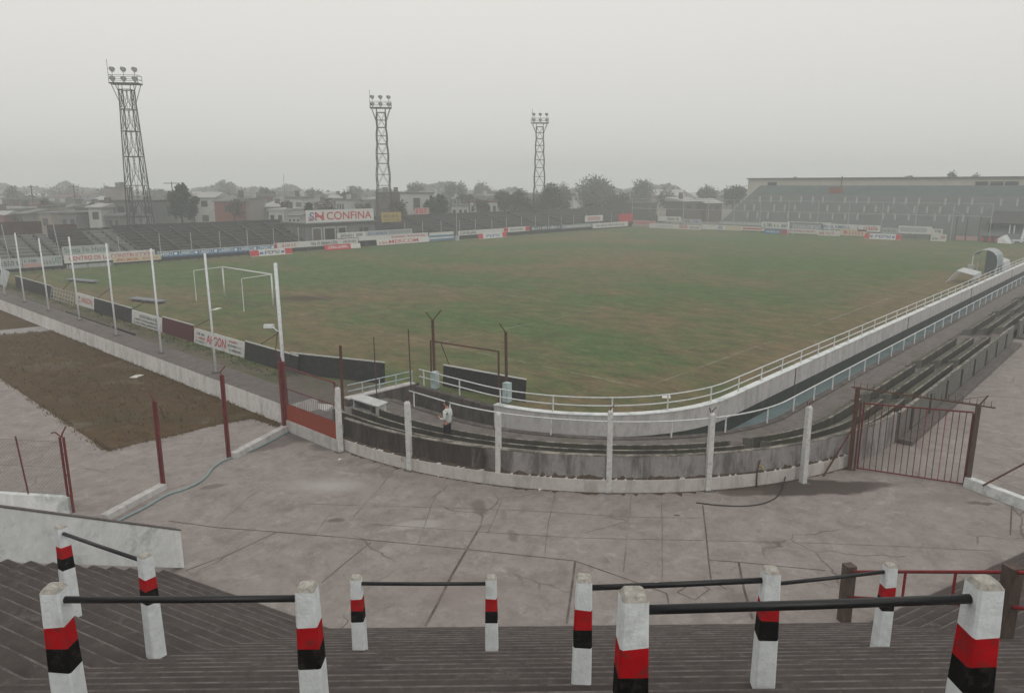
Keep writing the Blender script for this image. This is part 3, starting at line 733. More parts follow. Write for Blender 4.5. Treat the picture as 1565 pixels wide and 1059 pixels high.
# ------------------------------------------------------------------ fence on the left of the yard
FP = [G(110, 783), G(250, 746), G(350, 701), G(438, 657)]
FT = [(88, 668), (232, 613), (340, 573)]
labs = ['dark red steel fence post with a forked top beside the sloping white wall', 'dark red steel fence post standing at the end of the short white kerb', 'dark red steel fence post with a bent tip next to the dry grass plot']
for i in range(3):
    b = FP[i]; q = ray(*FT[i]); d = math.hypot(b.x, b.y)
    Yb = b.dot(AHEAD); tz = H-q[2]*Yb/q[1]
    t = thing('fence_post', labs[i], 'fence post', b, 'red posts of the yard fence')
    mb = MB(); w = .075 if i else .1
    tp = Vector((b.x, b.y, tz))
    for dx, dy in ((-w/2, 0), (w/2, 0)):
        o = RIGHT*dx; mb.beam(b+o-Vector((0, 0, .1)), tp+o, .055)
    for z in (.5, 1.1, 1.7): mb.beam(b+RIGHT*(-w/2)+Vector((0, 0, z)), b+RIGHT*(w/2)+Vector((0, 0, z)), .03)
    mb.build('shaft', 'fence_red', t)
    mb = MB(); mb.tube([tp, tp+RIGHT*(.03 if i == 0 else -.05)+Vector((0, 0, .1)), tp+RIGHT*(.12 if i != 1 else -.14)+AHEAD*.05+Vector((0, 0, .28))], .022, 5)
    if i == 0: mb.tube([tp, tp-RIGHT*.16+Vector((0, 0, .14)), tp-RIGHT*.26+Vector((0, 0, .12))], .02, 5)
    mb.build('bent_tip', 'fence_red', t)
pL = FP[0]+(G(0, 776)-FP[0])*2.6
def kerb(p, q, w, h, label, mat='kerb_white', cat='kerb', name='kerb_wall', side=0):
    t = thing(name, label, cat, p); mb = MB(); d = (q-p).normalized(); nn = Vector((-d.y, d.x, 0))*w/2
    mb.hexa([p-nn, q-nn, q+nn, p+nn], [p-nn*.8+Vector((0, 0, h)), q-nn*.8+Vector((0, 0, h)), q+nn*.8+Vector((0, 0, h)), p+nn*.8+Vector((0, 0, h))])
    mb.build('kerb', mat, t); return t
kerb(pL, FP[0], .24, .48, 'low white wall under the wire mesh fence behind the sloping terrace wall', 'whitewash_clean', 'wall')
kerb(FP[1]+(G(165, 792)-FP[1])*1.06, FP[1], .30, .16, 'short white kerb with chipped red edge below the middle red fence post')
kerb(FP[2]+Vector((.1, -.1, 0)), FP[3], .32, .20, 'white painted kerb running from the red fence post to the orange gate')
# wire mesh left of the first post
t = thing('mesh_fence', 'sagging wire mesh fence on the low white wall at the edge of the yard', 'fence', FP[0], None)
mb = MB(); d = (pL-FP[0]); L = d.length; d.normalize(); z0, z1 = .50, 2.05; s_ = .10
n_ = int((L+1.6)/s_)
for i in range(-14, n_):
    for sg in (1, -1):
        a = i*s_ if sg == 1 else i*s_+1.55
        x0, x1, u0, u1 = a, a+sg*1.55, 0.0, 1.0
        if x1 < x0: x0, x1, u0, u1 = x1, x0, u1, u0
        lo, hi = max(x0, 0), min(x1, L)
        if hi-lo < .05: continue
        f = lambda x: u0+(u1-u0)*(x-x0)/(x1-x0)
        mb.tube([FP[0]+d*lo+Vector((0, 0, z0+(z1-z0)*f(lo))), FP[0]+d*hi+Vector((0, 0, z0+(z1-z0)*f(hi)))], .0030, 3, cap=False)
for z in (z0+.02, 1.3, z1): mb.tube([FP[0]+Vector((0, 0, z)), FP[0]+d*L+Vector((0, 0, z))], .006, 4)
mb.build('wire_mesh', 'wire', t)
q = FP[0]+d*1.15
for f in (1.25, 4.2):
    q = FP[0]+d*f; mb = MB(); mb.tube([q+Vector((0, 0, .45)), q-RIGHT*.12+Vector((0, 0, 2.15))], .022, 6); mb.build('stay', 'fence_red', t)
t = thing('iron_rod', 'short bent iron rod sticking out of the dry grass plot', 'rod', G(251, 641))
mb = MB(); p = G(251, 641); mb.tube([p, p+RIGHT*-.12+Vector((0, 0, .55))], .02, 5); mb.build('rod', 'rust', t)

# orange gate
A, B = FP[3], G(520, 691)
d = (B-A).normalized()
t = thing('orange_gate', 'red framed mesh gate with an orange lower panel beside the curved wall', 'gate', A)
mb = MB(); mb.slab(A+d*.14, B-d*.08, .14, 0, .42); mb.build('threshold', 'kerb_white', t)
mb = MB(); mb.slab(A+d*.12, B-d*.12, .04, .43, 1.02); mb.build('panel', 'orange_panel', t)
mb = MB()
for o in (-.06, .06): mb.beam(A+RIGHT*o-AHEAD*.05, A+RIGHT*o-AHEAD*.05+Vector((0, 0, 2.6)), .12)
mb.tube([A+Vector((0, 0, 2.55)), A-RIGHT*.08+Vector((0, 0, 2.85))], .025, 5); mb.build('post', 'fence_red', t)
mb = MB()
for z in (1.03, 1.62, 2.42): mb.beam(A+d*.12+Vector((0, 0, z)), B-d*.12+Vector((0, 0, z)), .035)
for p in (A+d*.13, B-d*.13): mb.beam(p+Vector((0, 0, .43)), p+Vector((0, 0, 2.42)), .035)
mb.build('frame', 'fence_red', t)
mb = MB(); L = (B-A).length-.3
for i in range(27):
    p = A+d*(.15+L*i/26); mb.tube([p+Vector((0, 0, 1.03)), p+Vector((0, 0, 1.62))], .0075, 4, cap=False)
for i in range(40):
    p = A+d*(.15+L*i/39); mb.tube([p+Vector((0, 0, 1.62)), p+Vector((0, 0, 2.40))], .0050, 3, cap=False)
for i in range(14):
    z = 1.66+i*.055; mb.tube([A+d*.15+Vector((0, 0, z)), B-d*.15+Vector((0, 0, z))], .0050, 3, cap=False)
mb.build('wire_mesh', 'wire', t)

# white concrete posts in front of the curved wall
WP = [((520, 690), 592, 'leftmost', 'at the hinge of the orange gate'), ((627, 718), 613, 'second', 'just left of the person in the white top'), ((762, 740), 630, 'third', 'between the person in the white top and the tap stain'),
      ((930, 752), 627, 'fourth', 'at the lowest point of the curved wall'), ((1081, 749), 630, 'fifth', 'next to the rust stained tap'), ((1227, 738), 620, 'sixth', 'nearest the red barred gate')]
proto = None
for i, (bp, ty, o_, wh) in enumerate(WP):
    b = G(*bp); q = ray(bp[0], ty); Yb = b.dot(AHEAD); h = H-q[2]*Yb/q[1]
    t = thing('concrete_post', f'white square concrete fence post {wh}', 'fence post', b, 'white concrete posts along the curved wall')
    an = math.atan2(CY-b.y, CX-b.x); w = .078
    mb = MB(); rnd = random.Random(i); lx, ly = rnd.uniform(-.03, .03), rnd.uniform(-.03, .03)
    cr, sr = math.cos(an), math.sin(an)
    for z0_, z1_, wa, wb in ((-.1, h-.06, w*1.05, w*.9), (h-.06, h, w*.9, w*.5)):
        lo = [(b.x+x*wa*cr-y*wa*sr+lx*max(0, z0_)/h, b.y+x*wa*sr+y*wa*cr+ly*max(0, z0_)/h, z0_) for x, y in ((-1, -1), (1, -1), (1, 1), (-1, 1))]
        hi = [(b.x+x*wb*cr-y*wb*sr+lx*z1_/h, b.y+x*wb*sr+y*wb*cr+ly*z1_/h, z1_) for x, y in ((-1, -1), (1, -1), (1, 1), (-1, 1))]
        mb.hexa(lo, hi)
    mb.build('shaft', 'concrete_post', t)
    tp = Vector((b.x+lx, b.y+ly, h)); mb = MB()
    if i in (0, 1, 3, 4, 5):
        mb.tube([tp-Vector((0, 0, .1)), tp+Vector((0, 0, .05)), tp+RIGHT*(.10 if i != 0 else -.14)+Vector((0, 0, .16))], .016, 5)
        if i in (4, 5): mb.tube([tp-Vector((0, 0, .1)), tp-RIGHT*.10+Vector((0, 0, .14))], .016, 5)
        mb.build('bent_rebar', 'rust', t)
    mb = MB(); mb.box((b.x, b.y, 0), (.34, .30, .022), an); mb.build('footing', 'coping_grey', t)

# tap on the curved wall and the two hoses
b = G(1148, 738); an = math.atan2(b.y-CY, b.x-CX)
q = Vector((CX+13.69*math.cos(an), CY+13.69*math.sin(an), 0)); nn = Vector((math.cos(an), math.sin(an), 0))
t = thing('water_tap', 'rusty water tap on a leaning pipe against the curved stained wall', 'tap', q)
mb = MB(); mb.tube([q+nn*.12+Vector((0, 0, .0)), q+nn*.09+Vector((0, 0, .45)), q+nn*.04+RIGHT*.1+Vector((0, 0, .82))], .022, 6); mb.build('pipe', 'rust', t, True)
mb = MB(); mb.tube([q+nn*.04+RIGHT*.06+Vector((0, 0, .66)), q+nn*.2+RIGHT*.09+Vector((0, 0, .64)), q+nn*.24+RIGHT*.09+Vector((0, 0, .56))], .024, 6); mb.build('spout', 'board_yellow', t, True)
def smooth(pts, n=8):
    out = []; P = [pts[0]]+list(pts)+[pts[-1]]
    for i in range(1, len(P)-2):
        for k in range(n):
            f = k/n; a, b_, c, e = P[i-1], P[i], P[i+1], P[i+2]
            out.append(.5*((2*b_)+(c-a)*f+(2*a-5*b_+4*c-e)*f*f+(3*b_-a-3*c+e)*f**3))
    return out+[pts[-1]]
def hose(name, label, pts, r, mat):
    mb = MB(); mb.tube(smooth(pts), r, 8); o = mb.build(name, mat, None, True); return tag(o, label, 'hose')
up = Vector((0, 0, .035))
hose('garden_hose', 'pale grey green hose lying across the yard from the orange gate along the white kerbs',
     [G(x, y)+up for x, y in ((441, 661), (405, 680), (375, 694), (345, 704), (326, 716), (312, 733), (285, 748), (255, 758), (222, 777), (190, 793), (165, 806))], .035, 'hose_teal')
wl = Vector((CX+13.73*math.cos(an+.05), CY+13.73*math.sin(an+.05), 0))
hose('black_hose', 'thin black hose hanging from the curved wall and curling onto the wet yard',
     [G(1064, 769)+up*.6, G(1100, 773)+up*.6, G(1140, 774)+up*.6, G(1170, 769)+up*.6, G(1190, 757)+up*.7, G(1199, 738)+Vector((0, 0, .12)), ona(1199, 715, G(1199, 733).x)+Vector((0, 0, 0)), ona(1190, 690, G(1196, 735).x)], .018, 'hose_black')

# ------------------------------------------------------------------ red barred gate on the right
A, B = G(1298, 718), G(1478, 743); d = (B-A).normalized(); up_ = Vector((0, 0, 1))
t = thing('barred_gate', 'red barred iron gate with a spiked top bar between two dark posts', 'gate', A)
for p, h in ((A, 2.72), (B, 2.56)):
    mb = MB(); mb.box((p.x, p.y, -.05), (.13, .13, h+.05), math.atan2(d.y, d.x))
    if p is A: mb.box((p.x+d.x*.14, p.y+d.y*.14, -.05), (.06, .06, 2.3), math.atan2(d.y, d.x))
    mb.build('post', 'rust' if p is A else 'brown_post', t)
a, b = A+d*.22, B-d*.10
mb = MB()
mb.beam(a+up_*2.22, b+up_*2.30, .04); mb.beam(a+up_*.10, b+up_*.06, .035)
for p in (a, b): mb.beam(p+up_*.08, p+up_*2.27, .045)
mb.build('frame', 'gate_red', t)
N_ = 17
for i in range(1, N_):
    p = a.lerp(b, i/N_); mb = MB(); mb.tube([p+up_*.08, p+up_*(2.22+.08*i/N_)], .0115, 6); mb.build('bar', ('red_bright' if i % 3 == 1 and i > 7 else 'gate_red') if i % 4 else 'rust', t)
mb = MB(); s0, s1 = A-d*.18+up_*2.70, B+d*.42+up_*2.50
mb.beam(s0, s1, .035)
for i in range(21):
    p = s0.lerp(s1, (i+.4)/21); mb.tube([p, p+up_*.21], .012, 4, r1=.006)
mb.build('spiked_bar', 'rust', t)
mb = MB(); mb.tube([B+up_*2.5, B+d*.20+up_*2.85], .022, 5); mb.tube([B+up_*2.55, B-d*.9+up_*2.62], .008, 4); mb.tube([B+d*.2+up_*2.83, B-d*.55+up_*2.62], .008, 4); mb.build('stay', 'rust', t)
t = thing('iron_brace', 'rusty iron brace leaning from the yard onto the left post of the barred gate', 'brace', G(1258, 728))
mb = MB(); mb.tube([G(1258, 728), A+up_*1.45], .032, 6); mb.build('brace', 'rust', t)
C = G(1565, 777); C = B+(C-B)*1.9
kerb(B+(C-B)*-.01+Vector((0, 0, 0)), C, .28, .30, 'low white stained wall running right from the barred gate', 'whitewash_clean', 'wall')
t = thing('iron_brace', 'thin rusty pipe slanting up from the low white wall at the right edge', 'brace', G(1502, 742, .3))
mb = MB(); p = G(1502, 742, .3); mb.tube([p, p+RIGHT*2.3+AHEAD*.2+Vector((0, 0, 1.25))], .028, 6); mb.build('brace', 'rust', t)
t = thing('barbed_wire', 'single slack wire strung from the gate post toward the right', 'wire', B+up_*2.8)
mb = MB(); mb.tube(smooth([B+d*.2+up_*2.84, B+RIGHT*1.5+up_*2.76, B+RIGHT*3.4+AHEAD*.3+up_*2.85]), .007, 4); mb.build('wire', 'wire', t)

# ------------------------------------------------------------------ corner by the orange gate: rods, box, piers
def rodpost(px, base, ty, w, label, mat, z0=0.0, tip=None, name='iron_post', grp=None):
    b = G(*base, z0); q = ray(px, ty); Yb = b.dot(AHEAD); k = Yb/q[1]; tp = cw(q[0]*k, Yb, H-q[2]*k)
    t = thing(name, label, 'post', b, grp); mb = MB(); mb.beam(b-Vector((0, 0, .1)), tp, w)
    mb.build('shaft', mat, t)
    if tip:
        mb = MB()
        for tx, ty2 in tip:
            q = ray(tx, ty2); k = Yb/q[1]; mb.tube([tp-Vector((0, 0, .03)), cw(q[0]*k, Yb, H-q[2]*k)], w*.32, 5)
        mb.build('bent_tip', mat, t)
    return t
rodpost(520, (525, 643), 528, .075, 'grey and rust iron post standing beside the white bench box', 'rust', .1)
rodpost(571, (576, 608), 515, .03, 'thin dark rod rising behind the white bench box', 'rust', .3)
rodpost(624, (629, 607), 503, .035, 'thin leaning dark rod at the corner wall of the moat', 'rust', .3)
rodpost(661, (664, 566), 489, .085, 'brown iron post with a forked wire top on the left short white pier', 'rust', .95, ((651, 477), (674, 474)))
rodpost(773, (774, 584), 507, .085, 'brown iron post with one bent tip on the right short white pier', 'rust', .95, ((763, 494),))
for (x, y), h, lab in (((665, 591), .72, 'short pale square pier under the fork topped iron post'), ((775, 612), .80, 'short pale square pier under the bent tipped iron post')):
    p = G(x, y, .3); t = thing('concrete_pier', lab, 'pier', p); mb = MB(); mb.box((p.x, p.y, .25), (.27, .27, h), .1); mb.build('pier', 'teal_paint', t)
# rusty gate frame standing on the pitch side
q0, q1 = ona(658, 521, 21.0), ona(762, 537, 21.0)
t = thing('pipe_frame', 'rusty rectangular pipe frame standing behind the corner railing', 'frame', (21.0, q0.y, 0))
mb = MB(); mb.beam(q0, q1, .055); mb.build('crossbar', 'rust', t)
for q in (q0, q1): mb = MB(); mb.beam((q.x, q.y, -.05), q, .055); mb.build('upright', 'rust', t)
mb = MB(); q = q0.lerp(q1, .16); mb.tube([q, (q.x+.9, q.y, 0)], .022, 5); mb.build('stay', 'rust', t)
# white bench box
p0, p1, p2 = G(538.7, 608.5, .72), G(576.6, 620.5, .72), G(590.7, 614, .72)
du, dv = (p1-p0), (p2-p1); p0.z = p1.z = p2.z = 0
t = thing('bench_box', 'open fronted white wooden box bench standing behind the curved seat rows', 'bench', p0)
def obox(a, b, z0, z1, m, nm):
    mb = MB(); P = lambda u, v: p0+du*u+dv*v
    mb.hexa([P(a[0], a[1])+up_*z0, P(b[0], a[1])+up_*z0, P(b[0], b[1])+up_*z0, P(a[0], b[1])+up_*z0], [P(a[0], a[1])+up_*z1, P(b[0], a[1])+up_*z1, P(b[0], b[1])+up_*z1, P(a[0], b[1])+up_*z1]); mb.build(nm, m, t)
obox((-.03, -.04), (1.03, 1.04), .67, .72, 'table_white', 'top'); obox((.92, .02), (.99, .98), .10, .67, 'table_white', 'side_panel'); obox((.01, .02), (.05, .98), .10, .67, 'table_white', 'side_panel')
obox((.05, .1), (.92, .95), .28, .32, 'board_grey', 'shelf'); obox((.05, .9), (.92, .95), .32, .67, 'board_grey', 'back_panel')
# pale slab seen through the gate
p = G(478, 622, .2); t = thing('paving_slab', 'pale flat slab lying inside the orange gate', 'slab', p)
mb = MB(); mb.box((p.x, p.y, 0), (.9, 1.5, .22), .5); mb.build('slab', 'kerb_white', t)

# litter, each scrap on its own
for x, y, s_, lab in ((672, 727, .10, 'scrap of pale paper at the wall foot right of the second white post'), (826, 748, .12, 'crumpled pale scrap against the plinth between the third and fourth white posts'),
        (520, 703, .09, 'flat pale scrap on the yard below the orange gate'), (1004, 893, .08, 'small pale scrap on the yard behind the nearest large barrier')):
    p = G(x, y); z = p.z+.012; mb = MB()
    mb.face([(p.x-s_, p.y-s_*.4, z), (p.x+s_*.6, p.y-s_*.6, z+.03), (p.x+s_, p.y+s_*.5, z+.01), (p.x-s_*.3, p.y+s_*.7, z+.04)])
    mb.face([(p.x+s_*.6, p.y-s_*.6, z+.03), (p.x+s_*1.2, p.y-s_*.3, z), (p.x+s_, p.y+s_*.5, z+.01)])
    tag(mb.build('paper_scrap', 'litter_pale', fix=False), lab, 'litter')

rnd = random.Random(21)
for i in range(26):
    X = rnd.uniform(-2.8, 6.2); o = rnd.uniform(.45, 6.8); Y = 13.0-o
    k = math.floor((o)/TREAD); z = (k+1)*RISE+.004; Y = 13.0-(k*TREAD+rnd.uniform(.08, .34)); p = cw(X, Y, z); s_ = rnd.uniform(.012, .032)*(1.3 if o < 3 else .9)
    mb = MB(); a = rnd.uniform(0, 6.28); c_, d_ = math.cos(a)*s_, math.sin(a)*s_
    mb.face([p+Vector((c_, d_, .0)), p+Vector((-d_*.6, c_*.6, .012)), p+Vector((-c_*.9, -d_, .002)), p+Vector((d_*.5, -c_*.7, .014))])
    q = mb.build('litter_scrap', 'litter_pale', fix=False); tag(q, 'tiny pale scrap of litter lying on the dark terrace steps', 'litter', 'scraps of litter on the terrace steps')
# ------------------------------------------------------------------ the person in the white top
def skin_mesh(name, joints, bones, mat, parent, root=0, levels=2, sub=None):
    """joints: [(point, radius)], bones: [(i, j)] -> one continuous skinned surface"""
    me = bpy.data.meshes.new(name); me.from_pydata([tuple(p) for p, r in joints], bones, [])
    o = bpy.data.objects.new(name, me); COL.objects.link(o)
    o.modifiers.new('Skin', 'SKIN'); sl = me.skin_vertices[0].data
    for i, (p, r) in enumerate(joints):
        sl[i].radius = (r, r) if not isinstance(r, tuple) else r; sl[i].use_root = (i == root)
    m = o.modifiers.new('Sub', 'SUBSURF'); m.levels = levels; m.render_levels = levels
    ev = o.evaluated_get(bpy.context.evaluated_depsgraph_get()); nm = bpy.data.meshes.new_from_object(ev)
    bpy.data.objects.remove(o)
    nm.name = name; nm.materials.clear(); nm.materials.append(MAT[mat])
    for p in nm.polygons: p.use_smooth = True; p.material_index = 0
    o = bpy.data.objects.new(name, nm); COL.objects.link(o); o.parent = parent; return o
pr = thing('person', 'person with black hair in a white top and dark trousers, looking down at hands', 'person', (0, 0, 0)); pr['local'] = 1
V = Vector
# local frame: faces -x (to the left of the view), y is the person's right hand side ... feet at z 0
J = []; B_ = []
def j(p, r, par=None):
    J.append((V(p), r)); 
    if par is not None: B_.append((par, len(J)-1))
    return len(J)-1
pel = j((0, 0, .86), (.13, .10)); wai = j((.0, 0, 1.00), (.115, .085), pel); che = j((.01, 0, 1.18), (.135, .095), wai); shl = j((.01, 0, 1.29), (.10, .08), che)
nec = j((-.01, 0, 1.37), .047, shl); hd0 = j((-.03, 0, 1.43), .058, nec); hd1 = j((-.045, 0, 1.49), .078, hd0); hd2 = j((-.035, 0, 1.545), .066, hd1)
hands = []
for s in (1, -1):
    sh_ = j((.01, s*.165, 1.275), .052, shl); el = j((.03, s*.225, 1.03), .040, sh_); wr = j((-.20, s*.10, 1.00), .026, el)
    pa = j((-.245, s*.075, 1.015), (.030, .018), wr); kn = j((-.285, s*.06, 1.03), (.032, .014), pa); hands.append((pa, kn, s))
    hp = j((.0, s*.085, .80), .078, pel); kne = j((-.015, s*.095, .45), .052, hp); an_ = j((.015, s*.10, .09), .036, kne); to = j((-.12, s*.11, .035), .030, an_)
    for k in range(4):
        o = (k-1.5)*.019; L = (.036, .042, .039, .030)[k]
        a = j((-.305, s*.06+o*.9, 1.04-.0), .0085, kn); b = j((-.305-L*.6, s*.05+o, 1.045), .0078, a); c = j((-.30-L*.8, s*.035+o*.8, 1.02), .0068, b)
    a = j((-.265, s*.035, 1.045), .010, pa); b = j((-.295, s*.018, 1.062), .0085, a)
skin_mesh('body', J, B_, 'skin', pr)
# nose, ears, eyes and mouth on the head
mb = MB(); 
for pts, r in (([(-.118, 0, 1.495), (-.138, 0, 1.468), (-.118, 0, 1.46)], .010), ([(-.035, .078, 1.50), (-.03, .086, 1.48), (-.035, .078, 1.455)], .010), ([(-.035, -.078, 1.50), (-.03, -.086, 1.48), (-.035, -.078, 1.455)], .010)):
    mb.tube(pts, r, 6)
mb.build('facial_features', 'skin', pr, True)
mb = MB(); 
for s in (1, -1): mb.tube([(-.112, s*.024, 1.502), (-.113, s*.044, 1.502)], .006, 5)
mb.tube([(-.109, -.02, 1.437), (-.112, 0, 1.436), (-.109, .02, 1.437)], .004, 5)
mb.build('eyes_and_mouth', 'hair_black', pr)
skin_mesh('hair', [(V((.0, 0, 1.56)), .082), (V((.028, 0, 1.51)), .080), (V((.038, 0, 1.45)), .060), (V((-.065, 0, 1.585)), .052), (V((.01, .05, 1.50)), .048), (V((.01, -.05, 1.50)), .048)], [(0, 1), (1, 2), (0, 3), (0, 4), (0, 5)], 'hair_black', pr)
J2 = []; B2 = []
def j2(p, r, par=None):
    J2.append((V(p), r))
    if par is not None: B2.append((par, len(J2)-1))
    return len(J2)-1
a = j2((.0, 0, .83), (.165, .130)); b = j2((.0, 0, 1.02), (.150, .112), a); c = j2((.012, 0, 1.18), (.158, .118), b); d_ = j2((.01, 0, 1.295), (.112, .092), c); e = j2((-.005, 0, 1.345), .060, d_)
for s in (1, -1):
    f = j2((.01, s*.165, 1.275), .074, d_); g_ = j2((.03, s*.232, 1.03), .060, f); h_ = j2((-.14, s*.135, 1.005), .044, g_); j2((-.19, s*.106, 1.0), .036, h_)
skin_mesh('white_top', J2, B2, 'shirt_white', pr)
J3 = [(V((0, 0, .90)), (.142, .112)), (V((0, 0, .82)), (.140, .115))]; B3 = [(0, 1)]
for s in (1, -1):
    k = len(J3); J3 += [(V((0, s*.085, .74)), .092), (V((-.015, s*.095, .45)), .072), (V((.012, s*.10, .09)), .062)]; B3 += [(1, k), (k, k+1), (k+1, k+2)]
skin_mesh('trousers', J3, B3, 'trousers_dark', pr)
mb = MB()
for s in (1, -1): mb.tube([(.05, s*.10, .04), (-.05, s*.105, .045), (-.14, s*.112, .03)], .046, 8, r1=.034)
mb.build('shoes', 'shoe_dark', pr, True)
pp_ = G(683, 611, 1.83); PZ = .14; pr.scale = (1.04,)*3
dv_ = (pp_-Vector((CX, CY, pp_.z))).normalized(); 
pr.location = (pp_.x, pp_.y, PZ); FACE = -RIGHT*.92+AHEAD*.38
pr.rotation_euler = (0, 0, math.atan2(-FACE.y, -FACE.x))
cam_ = thing('camera', 'small dark object held up in the hands of the person in the white top', 'camera', (0, 0, 0)); cam_['local'] = 1
mb = MB(); mb.box((-.335, 0, 1.02), (.045, .10, .065)); mb.build('case', 'black_paint', cam_); mb = MB(); mb.tube([(-.355, 0, 1.052), (-.39, 0, 1.052)], .022, 10); mb.build('lens', 'black_pipe', cam_)
cam_.location = pr.location; cam_.rotation_euler = pr.rotation_euler

# ------------------------------------------------------------------ left side: low wall, tall white poles, boards along the track
t = thing('side_wall', 'long low whitewashed wall with a sloping grey coping along the left of the pitch', 'wall', (13.6, 24.0, 0))
prof = [(13.60, -.02), (13.64, .77), (14.80, .83), (15.0, .78), (15.0, -.02)]
mb = MB()
yy = [23.9+1.6*i for i in range(32)]
for i in range(len(yy)-1):
    for q in range(4):
        m = 0 if q == 0 else 1
        (x0, z0), (x1, z1) = prof[q], prof[q+1]
        mb.face([(x0, yy[i], z0), (x0, yy[i+1], z0), (x1, yy[i+1], z1), (x1, yy[i], z1)], m)
mb.face([(x, yy[0], z) for x, z in prof], 0)
mb.build('wall', ['wall_left', 'coping_grey'], t)
mb = MB(); rnd = random.Random(4)
for i in range(26):
    y = 25.2+i*1.83+rnd.uniform(-.5, .5)
    w = rnd.uniform(.03, .06); x0 = rnd.uniform(13.65, 13.9); x1 = rnd.uniform(14.2, 14.6)
    z = lambda x: .77+(x-13.64)*.0517+.004
    mb.face([(x0, y, z(x0)), (x1, y+.05, z(x1)), (x1, y+.05+w, z(x1)), (x0, y+w, z(x0))])
mb.build('gap', 'floor_dark', t)
poles = [((437.5, 632), 402), ((330, 570), 387), ((247, 540), 380), ((178, 513), 372), ((122, 490), 362), ((75, 475), 364), ((38, 462), 356), ((8, 452), 345)]
plab = ['at the orange gate', 'rising past the larger red lettered board', 'between the maroon board and the dark lettered board', 'left of the dark lettered board', 'beside the small red lettered board', 'in front of the bare lattice panel', 'third from the left end of its row', 'at the left edge of the view']
for i, ((x, y), ty) in enumerate(poles):
    b = G(x, y, .8 if i else .35); q = ray(x-.0, ty); Yb = b.dot(AHEAD); h = H-q[2]*Yb/q[1]
    t = thing('white_pole', f'tall thin white painted pole {plab[i]}', 'pole', (b.x, b.y, .3 if i else 0), 'tall white poles of the left ball fence')
    mb = MB(); rnd = random.Random(i+3); l = rnd.uniform(-.05, .05)
    mb.tube([(b.x, b.y, .3 if i else 0), (b.x+l*.4, b.y+l, h*.5), (b.x+l, b.y+l*.2, h)], .047 if i else .066, 8); mb.build('shaft', 'pole_paint', t, True)
    mb = MB(); mb.box((b.x, b.y, .74 if i else .0), (.24, .24, .12)); mb.build('socket', 'coping_grey', t)
# bent arm with a pale lamp on the first pole
p0 = G(432, 570, 1.4); 
def onY(px, py, Y): q = ray(px, py); k = Y/q[1]; return cw(q[0]*k, Y, H-q[2]*k)
Yp = G(437.5, 632, .35).dot(AHEAD)
t = thing('pole_lamp', 'small pale floodlight on a crooked arm fixed to the pole by the orange gate', 'lamp', onY(430, 505, Yp))
mb = MB(); mb.tube([onY(431, 503, Yp), onY(424, 506, Yp+.1), onY(416, 499, Yp+.2)], .02, 5); mb.build('arm', 'pole_paint', t)
mb = MB(); c = onY(411, 498, Yp+.25); mb.box((c.x, c.y, c.z-.08), (.36, .16, .13), CAMROT); mb.build('lamp_head', 'pole_paint', t)
mb = MB(); mb.tube([onY(420, 548, Yp+.3), onY(424, 508, Yp+.1)], .016, 4); mb.build('stay', 'fence_red', t)

def board(name, label, p, q, z0, z1, mat, text=None, tmat=None, lean=0.0, frame=None, grp=None, tw=.8, th=.55, toff=None, side=1, legs=True, extra=None, edge=None):
    """upright board from p to q (ground points), face toward the viewer; side picks the face for letters"""
    p = Vector((p[0], p[1], 0)); q = Vector((q[0], q[1], 0)); d = (q-p); L = d.length; d.normalize()
    nn = Vector((d.y, -d.x, 0))*side          # toward the viewer
    t = thing(name, label, 'board', (p.x, p.y, z0), grp)
    zd = (Vector((0, 0, 1))-nn*lean).normalized(); hh = z1-z0
    base = p+Vector((0, 0, z0))
    mb = MB(); th_ = .04
    A, B, Cc, D = base, base+d*L, base+d*L+zd*hh, base+zd*hh
    mb.hexa([A, B, B-nn*th_, A-nn*th_], [D, Cc, Cc-nn*th_, D-nn*th_]); mb.build('panel', mat, t)
    if edge:
        mb = MB(); mb.hexa([D+nn*.012, Cc+nn*.012, Cc-nn*(th_+.012), D-nn*(th_+.012)], [D+zd*.05+nn*.012, Cc+zd*.05+nn*.012, Cc+zd*.05-nn*(th_+.012), D+zd*.05-nn*(th_+.012)]); mb.build('top_edge', edge, t)
    if legs and z0 > .08:
        for f in (.04, .5, .96):
            mb = MB(); x = base+d*L*f-nn*(th_+.03); mb.beam((x.x, x.y, -.03), x+zd*hh*.5, .05); mb.build('leg', 'dark_board', t)
    o = nn*.008
    def line(txt, u0, u1, v0, v1, m, seed=None):
        org = base+o+d*(L*u0)+zd*(hh*v0)
        if txt is None: scribble(org, d, zd, hh*(v1-v0), L*(u1-u0), m, t, seed)
        else: lettering(txt, org, d, zd, hh*(v1-v0), L*(u1-u0), m, t)
    def patch(u0, u1, v0, v1, m, nm='colour_field', off=.004):
        oo = nn*off; mb = MB(); mb.face([base+oo+d*L*u0+zd*hh*v0, base+oo+d*L*u1+zd*hh*v0, base+oo+d*L*u1+zd*hh*v1, base+oo+d*L*u0+zd*hh*v1]); mb.build(nm, m, t, fix=False)
    if extra:
        for e in extra:
            (line if e[0] == 'T' else patch)(*e[1:])
    return t
